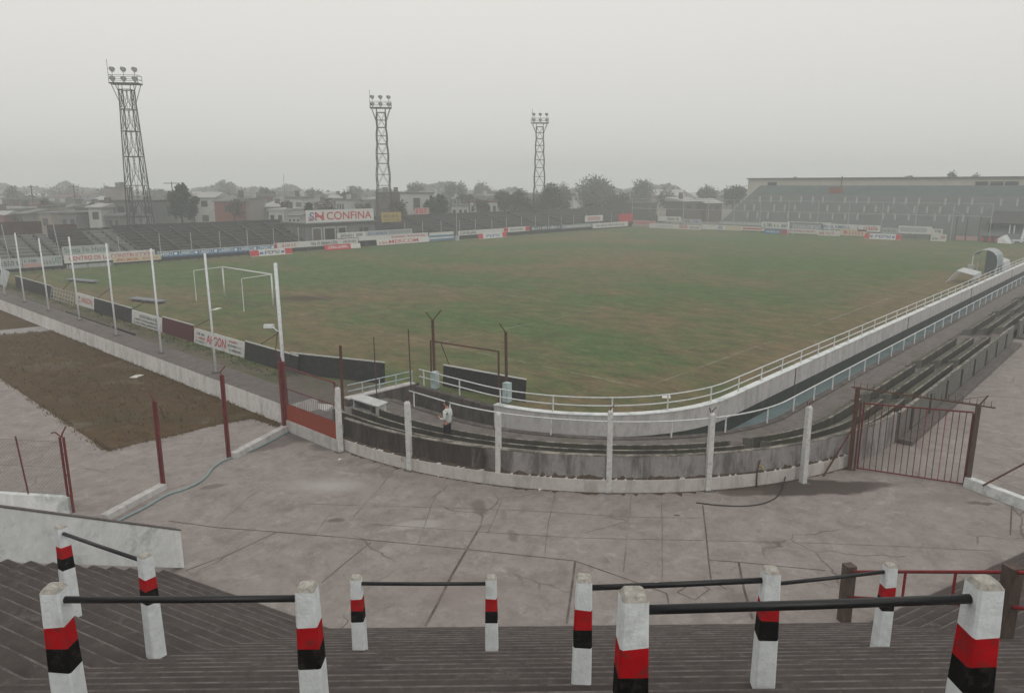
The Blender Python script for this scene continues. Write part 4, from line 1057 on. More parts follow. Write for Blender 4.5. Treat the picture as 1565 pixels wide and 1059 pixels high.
# the row of boards between track and pitch; seen from its inner side it reads from high y to low y
def tr(y0, y1): return (17.9, y0), (17.9, y1)
TG = 'boards standing along the left end of the pitch'
board('hoarding', 'white board with large red letters between small print, nearest on the left track', *tr(41.0, 35.3), .05, .88, 'board_white', frame=None, lean=.12, grp=TG, legs=False,
      extra=[('T', 'ARGON', .27, .66, .22, .80, 'letter_red'), ('T', None, .04, .22, .62, .78, 'letter_dark', 1), ('T', None, .04, .24, .36, .52, 'letter_red', 2), ('T', None, .04, .22, .12, .26, 'letter_dark', 3), ('T', None, .72, .90, .72, .86, 'letter_red', 4), ('T', None, .70, .96, .46, .60, 'letter_dark', 5), ('T', None, .72, .96, .18, .32, 'letter_dark', 6)])
board('hoarding', 'smaller white board with faded red letters beside the bare lattice panel', *tr(60.6, 56.9), .15, 1.05, 'board_white', lean=.12, grp=TG, legs=False,
      extra=[('T', 'ARGON', .34, .92, .30, .74, 'letter_red'), ('T', None, .05, .28, .55, .75, 'letter_dark', 8), ('T', None, .05, .28, .25, .42, 'letter_red', 9)])
board('hoarding', 'white board with rows of dark print next to the maroon board', *tr(50.0, 45.4), .05, .92, 'board_white', lean=.12, grp=TG, legs=False,
      extra=[('T', None, .28, .92, .60, .84, 'letter_dark', 11), ('T', None, .10, .95, .34, .50, 'letter_dark', 12), ('T', None, .06, .9, .10, .24, 'letter_dark', 13)])
board('hoarding', 'plain maroon board between two lettered white boards', *tr(45.3, 41.1), .05, 1.0, 'maroon_board', lean=.10, grp=TG, legs=False, edge='board_edge')
board('hoarding', 'plain black board between the red lettered board and the orange gate', *tr(35.2, 30.2), .0, .92, 'dark_board', lean=.12, grp=TG, legs=False, edge='board_edge')
board('hoarding', 'plain black board left of the dark printed board', *tr(56.8, 50.1), .0, .98, 'dark_board', lean=.10, grp=TG, legs=False, edge='board_edge')
board('hoarding', 'black board sagging behind the bare lattice panel', *tr(76.0, 66.0), .0, .98, 'dark_board', lean=.05, grp=TG, legs=False, edge='board_edge')
board('hoarding', 'pale blank board lying back at the far left corner of the track', (17.6, 80.5), (17.2, 76.4), .0, 1.4, 'board_grey', lean=.35, grp=TG, legs=False)
t = thing('lattice_panel', 'bare pale metal lattice panel leaning between two boards on the left', 'lattice', (17.8, 66, 0))
mb = MB()
for i in range(9): y = 66-5.2*i/8; mb.beam((17.75, y, .02), (17.95, y-.1, .95), .03)
for z in (.1, .38, .66, .94): mb.beam((17.75+z*.2, 66, z), (17.75+z*.2, 60.8, z), .03)
mb.build('lattice', 'board_grey', t)
for i, (y0, y1) in enumerate(((66.0, 55.5), (55.0, 47.0), (46.6, 43.2))):
    board('low_board', ('low black board strip along the side wall, farthest piece', 'low black board strip along the side wall, middle piece', 'low black board strip along the side wall, nearest piece')[i], (15.5, y0), (15.5, y1), .0, .5+.05*i, 'dark_board', lean=.12, legs=False, grp='low black boards by the side wall')
# leaning rusty stays behind the boards
for i, (y, dz) in enumerate(((34.2, 1.5), (41.5, 1.35), (50.6, 1.4), (57.2, 1.6), (64.5, 1.7), (72.0, 1.7))):
    t = thing('rusty_stay', ('rusty stay leaning over the black board by the orange gate', 'rusty stay leaning behind the left end of the nearest red lettered board', 'rusty stay leaning behind the dark printed board', 'rusty stay at the end of the smaller red lettered board', 'rusty stay above the bare lattice panel', 'farthest rusty stay on the left track')[i], 'stay', (18.2, y, 0), 'rusty stays behind the boards')
    mb = MB(); mb.tube([(18.1, y+.1, 0), (18.3, y-.1, .9), (19.0, y-.75, dz)], .026, 5); mb.build('stay', 'rust', t)
# dark boards by the corner of the moat
board('hoarding', 'black board with a pale top edge angled behind the white bench box', (17.95, 30.8), (19.75, 25.9), .0, .98, 'dark_board', legs=False, edge='board_edge', lean=.05)
board('hoarding', 'dark brown board with a white top edge behind the corner railing', (21.3, 23.7), (21.9, 19.3), .0, .95, 'dark_board', legs=False, edge='board_white', lean=.08)

# ------------------------------------------------------------------ on the pitch
def goal(name, label, a, y0, y1, back, h=2.44, mat='white_steel'):
    t = thing(name, label, 'goal', (a, y0, 0), 'football goals')
    for y in (y0, y1): mb = MB(); mb.tube([(a, y, -.05), (a, y, h-.0)], .06, 8); mb.build('post', mat, t, True)
    mb = MB(); mb.tube([(a, y0-.06, h), (a, y1+.06, h)], .06, 8); mb.build('crossbar', mat, t, True)
    for y in (y0, y1):
        mb = MB(); mb.tube([(a, y, h), (a+back, y-.15, h-.08), (a+back, y-.15, -.05)], .032, 6); mb.build('net_stanchion', mat, t)
    return t
goal('goal', 'white netless football goal on the near left end of the pitch', 27.55, 49.1, 56.6, -2.4)
goal('goal', 'far white football goal in front of the long net frame', 131.5, 45.8, 53.1, 2.0)
for (x0, x1, y0, y1), lab in (((21.9, 22.75, 60.4, 56.9), 'long low grey slab bench on the grass nearer the goal'), ((22.6, 23.6, 77.4, 73.6), 'long low grey slab bench on the grass toward the far left corner')):
    t = thing('slab_bench', lab, 'bench', (x0, y0, 0)); mb = MB(); mb.slab((x0, y0), (x1, y1), .75, .14, .24); mb.build('top', 'slab_grey', t)
    for f in (.12, .88):
        mb = MB(); mb.box((x0+(x1-x0)*f, y0+(y1-y0)*f, 0), (.6, .14, .14)); mb.build('support', 'floor_dark', t)
for (x, y), lab in (((331, 473), 'white flat scrap on the grass behind the near goal'), ((209, 576), 'white flat scrap on the dry grass plot'), ((1018, 607), 'white flat scrap at the pitch edge above the curved railing')):
    p = G(x, y); mb = MB(); mb.box((p.x, p.y, .02), (.9 if y < 500 else .55, .35, .03), .6); tag(mb.build('paper_sheet', 'litter_pale'), lab, 'litter')

# dugout, folding shelter panels and sheet on the right touchline
DX = 86.2; D0 = Vector((DX, 14.55, 0)); t = thing('dugout', 'arched grey plastic dugout shelter at the right touchline rail', 'dugout', D0)
ax = Vector((1, 0, 0)); Ld = 3.0
prof = [(1.15, 1.9), (1.0, 2.12), (.7, 2.36), (.3, 2.5), (-.15, 2.5), (-.55, 2.34), (-.88, 2.0), (-1.02, 1.5), (-1.05, .9), (-1.05, .2)]
mb = MB()
for (y0, z0), (y1, z1) in zip(prof, prof[1:]):
    lo = [(DX, 14.55+y0, z0), (DX+Ld, 14.55+y0, z0), (DX+Ld, 14.55+y1, z1), (DX, 14.55+y1, z1)]
    dy, dz = y1-y0, z1-z0; l = math.hypot(dy, dz); ny, nz = -dz/l*.03, dy/l*.03
    if z0 < 1.4: mb, keep = MB(), mb
    mb.hexa(lo, [(x, y+ny, z+nz) for x, y, z in lo])
    if z0 < 1.4: mb.build('back_panel', 'slab_dark', t); mb = keep
mb.build('canopy', 'plastic_sheet', t)
for x in (DX+.05, DX+Ld-.05):
    for y in (1.12, -1.0): mb = MB(); mb.beam((x, 14.55+y, 0), (x, 14.55+y, 1.9 if y > 0 else .9), .07); mb.build('post', 'white_steel', t)
    mb = MB(); mb.tube([(x, 14.55+y, z) for y, z in prof], .035, 5); mb.build('arch_frame', 'white_steel', t)
mb = MB(); mb.box((DX+1.5, 13.9, .40), (2.8, .4, .06)); mb.build('bench', 'board_grey', t)
mb = MB(); mb.box((DX+.1, 15.75, 0), (.5, .5, .95)); mb.build('side_box', 'board_grey', t)
pts = [(y, z) for y, z in prof if y < .0]
mb = MB(); P = [(DX+.02, 14.55-.0, .25)]+[(DX+.02, 14.55+y*.97, z*.985) for y, z in reversed(pts)]+[(DX+.02, 14.55-.0, 2.46)]
mb.add(P+[(x+.04, y, z) for x, y, z in P], [tuple(range(len(P))), tuple(reversed(range(len(P), 2*len(P))))]+[(k, (k+1) % len(P), (k+1) % len(P)+len(P), k+len(P)) for k in range(len(P))]); mb.build('end_panel', 'slab_dark', t)
t = thing('folding_table', 'white sheet topped folding frame tilted beside the dugout', 'table', (78.8, 14.8, 0))
mb = MB(); P = [(77.2, 15.2, 1.12), (80.2, 15.2, 1.15), (80.2, 13.75, .86), (77.2, 13.75, .80)]
mb.hexa(P, [(x, y, z+.05) for x, y, z in P]); mb.build('top', 'table_white', t)
mb = MB(); P = [(77.2, 13.75, .42), (80.2, 13.75, .46), (80.2, 13.72, .90), (77.2, 13.72, .84)]; mb.hexa(P, [(x, y-.04, z) for x, y, z in P]); mb.build('hanging_flap', 'table_white', t)
for x in (77.3, 78.7, 80.1):
    mb = MB(); mb.tube([(x, 15.15, 1.12), (x-.35, 15.9, 0)], .03, 5); mb.build('leg', 'pole_paint', t)
    mb = MB(); mb.tube([(x, 13.8, .8), (x+.2, 13.9, 0)], .03, 5); mb.build('leg', 'pole_paint', t)
t = thing('covered_box', 'white sheet covered lump behind the dugout', 'box', (92.7, 14.3, 0))
mb = MB(); P = [(91.8, 15.2, 0), (94.6, 15.1, 0), (94.7, 13.5, 0), (91.7, 13.6, 0)]; Q = [(92.1, 14.8, 1.15), (94.1, 14.6, 1.35), (94.3, 13.7, 1.0), (92.0, 13.8, .9)]; mb.hexa(P, Q); mb.build('sheet', 'table_white', t)
# ------------------------------------------------------------------ far touchline: boards
BL = 88.4
def lx(px, b=BL): return onb(px, 390, b).x
def LB(label, px0, px1, z0, z1, mat, extra=None, b=BL, lean=.0, grp='advertising boards along the far touchline'):
    board('hoarding', label, (lx(px0, b), b), (lx(px1, b), b), z0, z1, mat, lean=lean, extra=extra, grp=grp)
LB('faded pale board with blurred print at the left end of the far touchline', -40, 32, .45, 1.5, 'board_grey', [('T', None, .3, .95, .3, .75, 'letter_dark', 21)])
LB('pale board with pinkish lower half left of the green lettered board', 33, 62, .45, 1.45, 'board_grey', [('P', .02, .98, .04, .42, 'board_pink'), ('T', None, .1, .9, .55, .85, 'letter_dark', 22)])
LB('pale board with large green grey letters beside the two storey construction sign', 63, 94, .45, 1.55, 'board_grey', [('T', None, .06, .5, .2, .6, 'letter_green', 23), ('T', 'LAST', .52, .96, .25, .8, 'letter_green')])
LB('grey white board reading SANTA FE on top of the red lettered construction board', 96, 168, 1.56, 2.42, 'board_grey', [('T', 'Santa Fe Hace', .04, .93, .18, .82, 'letter_green')], b=88.5)
LB('long white board with red letters CENTRO DE LA CONSTRUCCION on the far touchline', 97, 237, .62, 1.54, 'board_white', [('T', 'CENTRO DE LA CONSTRUCCION', .05, .98, .26, .76, 'letter_red')])
LB('cream board with small red print below the long red lettered construction board', 172, 246, .35, .95, 'board_cream', [('T', None, .08, .52, .25, .72, 'letter_red', 25), ('T', None, .6, .95, .3, .6, 'letter_red', 26)], b=88.2)
LB('low pale plinth board standing on the grass under the construction board', 99, 172, .0, .42, 'board_grey', [], b=88.6)
px = 240
for i in range(6):
    w = (33, 31, 30, 31, 29, 27)[i]
    LB(('first', 'second', 'third', 'fourth', 'fifth', 'sixth')[i]+' blue board with white letters counted from the cream board', px, px+w, .55, 1.25, 'board_blue',
       [('P', .0, 1., .88, 1., 'board_white'), ('T', 'UMBRO', .04, .74, .22, .80, 'letter_white'), ('P', .80, .94, .3, .72, 'letter_white', 'emblem')]); px += w
LB('low red and white drink board with dark letters in front of the blue boards', 383, 448, .0, .85, 'board_white', [('P', 0, .2, .08, .92, 'board_red'), ('P', .82, 1, .08, .92, 'board_red'), ('P', .22, .30, .28, .62, 'letter_blue', 'emblem'), ('P', .72, .80, .28, .62, 'letter_blue', 'emblem'), ('T', 'PEPSI', .34, .68, .22, .76, 'letter_dark')], b=86.8, lean=.25)
LB('white board with flowing red letters next to the last blue board', 421, 470, .62, 1.4, 'board_white', [('P', 0, .07, .1, .9, 'board_red'), ('T', None, .18, .70, .25, .78, 'letter_red', 31)])
LB('long white board with dark letters left of the second tier boards', 470, 548, .62, 1.4, 'board_white', [('T', None, .06, .62, .2, .76, 'letter_dark', 32), ('T', None, .70, .98, .3, .7, 'letter_dark', 33)])
LB('low red and white board on the grass below the white lettered boards', 497, 552, .05, .8, 'board_red', [('P', .72, 1., .05, .95, 'board_white'), ('P', .08, .66, .32, .40, 'letter_white'), ('T', None, .1, .64, .48, .76, 'letter_white', 34)], b=87.2, lean=.25)
LB('white board with dark letters of the raised second tier under the club house', 517, 560, 1.5, 2.25, 'board_white', [('T', None, .12, .95, .15, .75, 'letter_dark', 35)], b=88.6)
LB('long greyish blue board of the raised second tier', 560, 631, 1.55, 2.3, 'board_grey', [('T', None, .05, .45, .2, .7, 'letter_blue', 36), ('P', .5, .97, .18, .8, 'plastic_sheet')], b=88.6)
LB('white board with small red letters above a larger red lettered board', 549, 655, .95, 1.55, 'board_white', [('T', None, .45, .96, .2, .7, 'letter_red', 37)], b=88.5)
LB('white board with bold red letters low on the grass left of the blue striped board', 577, 657, .15, 1.0, 'board_white', [('T', None, .04, .2, .2, .6, 'letter_red', 38), ('T', 'MERCOM', .22, .78, .18, .82, 'letter_red')], b=88.0, lean=.15)
LB('blue and white double striped board left of the tall thin mast', 657, 694, .2, 1.5, 'board_white', [('P', 0, 1, .02, .22, 'board_blue'), ('P', 0, 1, .45, .66, 'board_blue')], b=88.2)
LB('white board with bold dark print right of the tall thin mast', 701, 770, .75, 1.5, 'board_white', [('T', None, .04, .42, .2, .8, 'letter_dark', 40)])
LB('low white board with red ends on the grass right of the mast', 732, 775, .05, .95, 'board_white', [('P', 0, .16, .05, .95, 'board_red'), ('P', .84, 1, .05, .95, 'board_red'), ('T', 'PEPSI', .28, .74, .25, .75, 'letter_blue')], b=87.2, lean=.2)
LB('red ended white board between two plain white boards on the far touchline', 770, 809, .75, 1.6, 'board_white', [('P', 0, .16, .05, .95, 'board_red'), ('P', .84, 1, .05, .95, 'board_red'), ('T', None, .24, .78, .3, .7, 'letter_dark', 41)])
LB('dark board with broken white letters toward the far corner', 810, 858, .7, 1.5, 'letter_dark', [('T', None, .06, .96, .2, .85, 'letter_white', 42)])
LB('pale blue board after the dark white lettered board', 858, 905, .7, 1.45, 'plastic_sheet', [('T', None, .1, .9, .3, .7, 'letter_white', 43)])
LB('small upright white and pink board standing above the row near the far corner', 893, 920, 1.7, 2.9, 'board_white', [('P', .15, .85, .2, .8, 'board_pink')], b=89.0)
LB('whitish board with pale print before the red corner board', 905, 958, .35, 1.35, 'board_white', [('T', None, .1, .9, .3, .7, 'letter_dark', 44)])
LB('plain red board at the far corner of the pitch', 944, 965, 1.2, 2.9, 'board_red', [], b=89.2)
# ------------------------------------------------------------------ far end: boards
AE = 135.8
def fy(px, a=AE): return ona(px, 352, a).y
def FB(label, px0, px1, z0, z1, mat, extra=None, a=AE, lean=0.0):
    board('hoarding', label, (a, fy(px0, a)), (a, fy(px1, a)), z0, z1, mat, lean=lean, extra=extra, grp='advertising boards behind the far goal')
FB('pink board at the left end of the far goal line', 967, 1002, .5, 1.5, 'board_pink', [('T', None, .1, .9, .3, .7, 'board_red', 51)])
FB('white board low on the grass after the pink one', 992, 1037, .05, 1.0, 'board_white', [('T', None, .2, .9, .3, .7, 'board_grey', 52)], a=135.2)
FB('raised white board with dark print behind the first net frame bay', 1005, 1040, 1.5, 2.5, 'board_white', [('T', None, .4, .95, .25, .75, 'letter_dark', 53)], a=136.4)
FB('raised pale board with red corner right beside the other raised board', 1040, 1071, 1.2, 2.1, 'board_grey', [('T', None, .1, .5, .2, .8, 'letter_dark', 54), ('T', None, .55, .95, .2, .8, 'letter_blue', 55)], a=136.4)
FB('white board with a pink patch left of the pale yellow board', 1037, 1071, .05, .95, 'board_white', [('P', .02, .4, .2, .95, 'board_pink'), ('T', None, .5, .95, .3, .7, 'letter_dark', 56)], a=135.2)
FB('white and pale yellow board near the middle of the net frame', 1072, 1134, .2, 1.15, 'board_white', [('P', .6, .98, .1, .9, 'board_cream'), ('T', None, .4, .58, .2, .8, 'letter_blue', 57)])
FB('long pale board above the white and yellow one', 1098, 1170, 1.3, 1.9, 'board_grey', [('T', None, .1, .9, .2, .7, 'board_white', 58)], a=136.4)
FB('white board with a red band left of the far goal', 1134, 1168, .35, 1.1, 'board_white', [('P', .05, .9, .3, .65, 'board_red')])
FB('white board with large dark letters behind the left post of the far goal', 1163, 1206, .9, 2.1, 'board_white', [('T', None, .1, .95, .25, .75, 'letter_dark', 60)])
FB('low blue board with a red end before the far goal', 1168, 1205, .0, .8, 'board_blue', [('P', .70, .98, .1, .9, 'board_red'), ('T', None, .1, .65, .3, .7, 'letter_white', 61)], a=134.2)
FB('pale greenish board right behind the net of the far goal', 1206, 1258, 1.0, 1.9, 'plastic_sheet', [('T', None, .1, .95, .2, .8, 'board_white', 62)], a=136.4)
FB('white board with thin red print under the far crossbar', 1205, 1250, .2, 1.05, 'board_white', [('T', None, .05, .95, .35, .7, 'letter_red', 63)])
FB('white board with bold red letters right of the far goal', 1250, 1284, .0, 1.0, 'board_white', [('T', None, .08, .82, .25, .75, 'letter_red', 64)])
FB('white board with dark blue letters above the red lettered one', 1256, 1310, 1.15, 2.1, 'board_white', [('T', 'PHILAMELL', .05, .80, .2, .75, 'letter_blue')], a=136.4)
FB('dull board with brown print between two red lettered boards', 1284, 1324, .2, 1.3, 'board_cream', [('T', None, .1, .95, .2, .8, 'board_red', 66)])
FB('white board with pinkish red letters left of the red and blue drink board', 1311, 1345, 1.0, 2.1, 'board_white', [('T', None, .2, .92, .25, .8, 'letter_red', 67)])
FB('low red and white drink board with blue letters on the grass at the far end', 1322, 1378, .0, .95, 'board_white', [('P', 0, .14, .05, .95, 'board_red'), ('P', .86, 1, .05, .95, 'board_red'), ('P', .16, .23, .3, .65, 'letter_blue', 'emblem'), ('P', .76, .83, .3, .65, 'letter_blue', 'emblem'), ('T', 'PEPSI', .3, .72, .25, .78, 'letter_blue')], a=132.6, lean=.2)
FB('greyish board partly hidden behind the drink board', 1348, 1372, .8, 1.8, 'board_grey', [('T', None, .1, .9, .3, .7, 'letter_green', 68)])
FB('long plain white board right of the drink board', 1373, 1424, .95, 2.2, 'board_white', [('P', .05, .85, .22, .8, 'board_grey')])
FB('short white board stepping down after the long plain one', 1424, 1441, .75, 1.9, 'board_white', [('T', None, .3, .95, .5, .85, 'letter_dark', 70)])
FB('last white board with a red patch at the right end of the row', 1424, 1448, .0, 1.15, 'board_white', [('P', .62, .92, .35, .8, 'board_pink'), ('T', None, .1, .55, .2, .5, 'letter_dark', 71)], a=134.2)

# ball net frame behind the far boards
t = thing('net_frame', 'long white pipe frame for a ball net standing before the far stand', 'frame', (137.2, fy(965), 0))
y0, y1 = fy(965, 137.2), fy(1513, 137.2)
for z in (4.0, 6.0):
    mb = MB(); mb.beam((137.2, y0, z), (137.2, y1, z), .08); mb.build('rail', 'board_grey', t)
for px in (965, 1005, 1043, 1081, 1120, 1160, 1203, 1248, 1295, 1346, 1398, 1454, 1513):
    y = fy(px, 137.2); mb = MB(); mb.beam((137.2, y, -.1), (137.2, y, 6.0), .085); mb.build('post', 'board_grey', t)
for i, (pa, pb) in enumerate(((1330, 1346), (1346, 1372), (1372, 1398), (1420, 1440), (1440, 1470), (1490, 1512))):
    up0 = i % 2; mb = MB(); mb.beam((137.25, fy(pa, 137.2), 4 if up0 else 6), (137.25, fy(pb, 137.2), 6 if up0 else 4), .045); mb.build('diagonal', 'board_grey', t)

# ------------------------------------------------------------------ stands
def stand(label, a0, a1, b0, b1, z0, z1, n, mats, aisles=(), back=0.0):
    t = thing('spectator_stand', label, 'stand', (a0, b0, 0)); mb = MB()
    tr_, rs = (b1-b0)/n, (z1-z0)/n
    for i in range(n):
        lo = 0.0 if i == 0 else z0+rs*i
        mb.face([(a0, b0+tr_*i, lo), (a1, b0+tr_*i, lo), (a1, b0+tr_*i, z0+rs*(i+1)), (a0, b0+tr_*i, z0+rs*(i+1))], 1)
        mb.face([(a0, b0+tr_*i, z0+rs*(i+1)), (a1, b0+tr_*i, z0+rs*(i+1)), (a1, b0+tr_*(i+1), z0+rs*(i+1)), (a0, b0+tr_*(i+1), z0+rs*(i+1))], 0)
        for a in (a0, a1): mb.face([(a, b0+tr_*i, 0), (a, b0+tr_*(i+1), 0), (a, b0+tr_*(i+1), z0+rs*(i+1)), (a, b0+tr_*i, z0+rs*(i+1))], 1)
    mb.face([(a0, b1, 0), (a1, b1, 0), (a1, b1, z1), (a0, b1, z1)], 1)
    mb.build('steps', mats, t)
    for a in aisles:
        mb = MB(); w = .12
        mb.hexa([(a-w, b0-.02, 0), (a+w, b0-.02, 0), (a+w, b1, 0), (a-w, b1, 0)], [(a-w, b0-.02, z0+.45), (a+w, b0-.02, z0+.45), (a+w, b1, z1+.30), (a-w, b1, z1+.30)]); mb.build('aisle_rib', 'stand_dark', t)
    if back:
        mb = MB(); mb.slab((a0, b1+.15), (a1, b1+.15), .2, 0, z1+back); mb.build('back_wall', mats[1] if len(mats) < 3 else mats[2], t)
    return t
def sx(px, b=95): return onb(px, 365, b).x
def ztop(px, y, b): return onb(px, y, b).z
S = [sx(-90), sx(98), sx(147), sx(204), sx(466)]
stand('light grey concrete stand at the left end with dark aisle ribs', S[0], S[1]-.3, 91.6, 101.5, .5, 3.15, 9, ['stand_light', 'stand_concrete', 'stand_wood'], [S[0]+4, sx(12), sx(52), sx(74)], 1.5)
stand('dark brown timber stand between two pale concrete stands', S[1], S[2]-.2, 91.6, 100.5, .7, 3.7, 10, ['stand_wood', 'stand_dark', 'stand_wood'], (), .5)
stand('pale concrete stand below the left floodlight tower', S[2], S[3]-.2, 91.6, 101.5, .6, 3.3, 8, ['stand_light', 'stand_concrete', 'stand_dark'], [sx(160), sx(182), sx(200)], .3)
stand('long dark stand between the left tower and the red lettered club house', S[3], S[4], 91.6, 101.5, .5, 3.25, 9, ['stand_mid', 'stand_mid', 'stand_dark'], [sx(p) for p in (232, 262, 292, 325, 360, 400, 440)], .55)
stand('long dark stand from the second tower to the far corner', sx(578), sx(930), 92.5, 102.5, .5, 3.2, 9, ['stand_dark', 'stand_dark', 'stand_dark'], [sx(p) for p in (620, 660, 700, 740, 780, 820, 860)], .5)
stand('low dark stand behind the far left corner of the net frame', sx(934), sx(934)+24, 95.5, 103, .5, 3.0, 6, ['stand_dark', 'stand_dark', 'stand_dark'], (), .9)
t = thing('board_shade_strip', 'dark strip added for the shadow band under the far touchline boards', 'wall', (20, 89.9, 0))
mb = MB(); mb.slab((12, 89.9), (137, 89.9), .2, 0, .8); mb.build('wall', 'stand_dark', t)  # dark upright strip added to paint in the shadow below the boards
# thin white posts of the far touchline fence
FPX = [93, 183, 246, 294, 338, 380, 420, 458, 497, 620, 647, 675, 703, 727, 752, 774, 797, 818, 838, 857, 876, 895, 915, 933, 950]
for i, p in enumerate(FPX):
    x = lx(p, 90.5); hz = 4.9 if p == 93 else 3.2
    t = thing('fence_pole', 'thin pale fence pole standing behind the boards of the far touchline', 'pole', (x, 90.5, 0), 'thin fence poles behind the far touchline')
    if p == 93: t['label'] = 'taller leaning pale pole at the left end of the far touchline fence'; t['group'] = 'tall leaning poles by the left stand'
    mb = MB(); mb.tube([(x, 90.5, 0), (x-(.35 if p == 93 else 0), 90.5, hz)], .05, 5); mb.build('shaft', 'board_grey', t)
x = lx(15, 90.5); t = thing('fence_pole', 'tall leaning pale pole in front of the light grey stand at the left edge', 'pole', (x, 90.5, 0), 'tall leaning poles by the left stand')
mb = MB(); mb.tube([(x, 90.5, 0), (x-.35, 90.5, 4.9)], .05, 5); mb.build('shaft', 'board_grey', t)
t = thing('wire_fence', 'taut wires of the fence strung along the far touchline poles', 'fence', (20, 90.5, 0))
mb = MB()
for z in (1.5, 1.9, 2.3, 2.7, 3.1): mb.tube([(14, 90.5, z), (136, 90.5, z)], .012, 3, cap=False)
mb.build('wire', 'stand_dark', t)
x = lx(698, 88.0); t = thing('mast', 'tall very thin pale mast standing among the far touchline boards', 'mast', (x, 87.9, 0))
mb = MB(); mb.tube([(x, 87.9, 0), (x, 87.9, onb(695, 284, 87.9).z)], .06, 6, r1=.03); mb.build('shaft', 'board_grey', t); mb = MB(); mb.box((x, 87.9, 0), (.7, .5, .8)); mb.build('base', 'board_grey', t)

# club house with the red lettered sign
b = 93.2; a0, a1 = onb(466, 350, b).x, onb(573, 350, b).x
t = thing('club_house', 'low stained club house with dark doorways under a white sign with red letters', 'building', (a0, b, 0))
mb = MB(); mb.box(((a0+a1)/2, b+3, 0), (a1-a0, 6, 3.35)); mb.build('wall', 'plaster_grey', t)
mb = MB(); mb.box(((a0+a1)/2, b+2.9, 3.35), (a1-a0+.5, 6.6, .2)); mb.build('roof', 'roof_grey', t)
for p0, p1 in ((459, 464), (478, 490), (496, 511), (517, 528)):
    x0, x1 = onb(p0, 355, b).x, onb(p1, 355, b).x
    if x0 < a0+.1: continue
    mb = MB(); mb.box(((x0+x1)/2, b-.0, 0), (x1-x0, .12, 2.6)); d_ = mb.build('door', 'plaster_brown' if p0 == 478 else 'window_dark', t)
    mb = MB(); mb.box((x0-.08, b-.03, 0), (.16, .16, 2.7)); mb.box((x1+.08, b-.03, 0), (.16, .16, 2.7)); mb.box(((x0+x1)/2, b-.03, 2.7), (x1-x0+.32, .16, .16)); mb.build('frame', 'plaster_white', d_)
for p0, p1 in ((550, 554), (557, 563)):
    x0, x1 = onb(p0, 355, b).x, onb(p1, 355, b).x
    mb = MB(); mb.box(((x0+x1)/2, b-.0, 1.5), (x1-x0, .1, 1.0)); mb.build('window', 'window_dark', t)
za, zb = onb(470, 344, b-.2).z, onb(470, 325, b-.2).z
board('roof_sign', 'wide white roof sign with red letters CONFINA above the club house', (onb(468, 340, b-.2).x, b-.2), (onb(571, 330, b-.2).x, b-.2), 3.56, 5.35, 'board_white',
      legs=False, extra=[('P', .03, .09, .1, .5, 'board_pink'), ('T', 'S', .05, .115, .18, .82, 'letter_blue'), ('T', 'N', .125, .25, .16, .84, 'letter_red'), ('P', .135, .24, .42, .56, 'letter_red'), ('T', 'CONFINA', .29, .965, .18, .82, 'letter_red')])
b = 95.0; board('roof_sign', 'small dirty yellow sign in front of the second floodlight tower', (onb(583, 335, b).x, b), (onb(613, 332, b).x, b), onb(583, 340, b).z, onb(583, 325, b).z, 'board_yellow', extra=[('T', None, .1, .9, .45, .75, 'plaster_brown', 81), ('T', None, .1, .9, .12, .3, 'plaster_brown', 82)])
b = 108.0; board('roof_sign', 'small red lettered sign on a roof right of the second tower', (onb(634, 325, b).x, b), (onb(656, 324, b).x, b), onb(634, 328, b).z, onb(634, 318, b).z, 'board_pink', extra=[('T', None, .08, .95, .15, .9, 'letter_red', 83)])

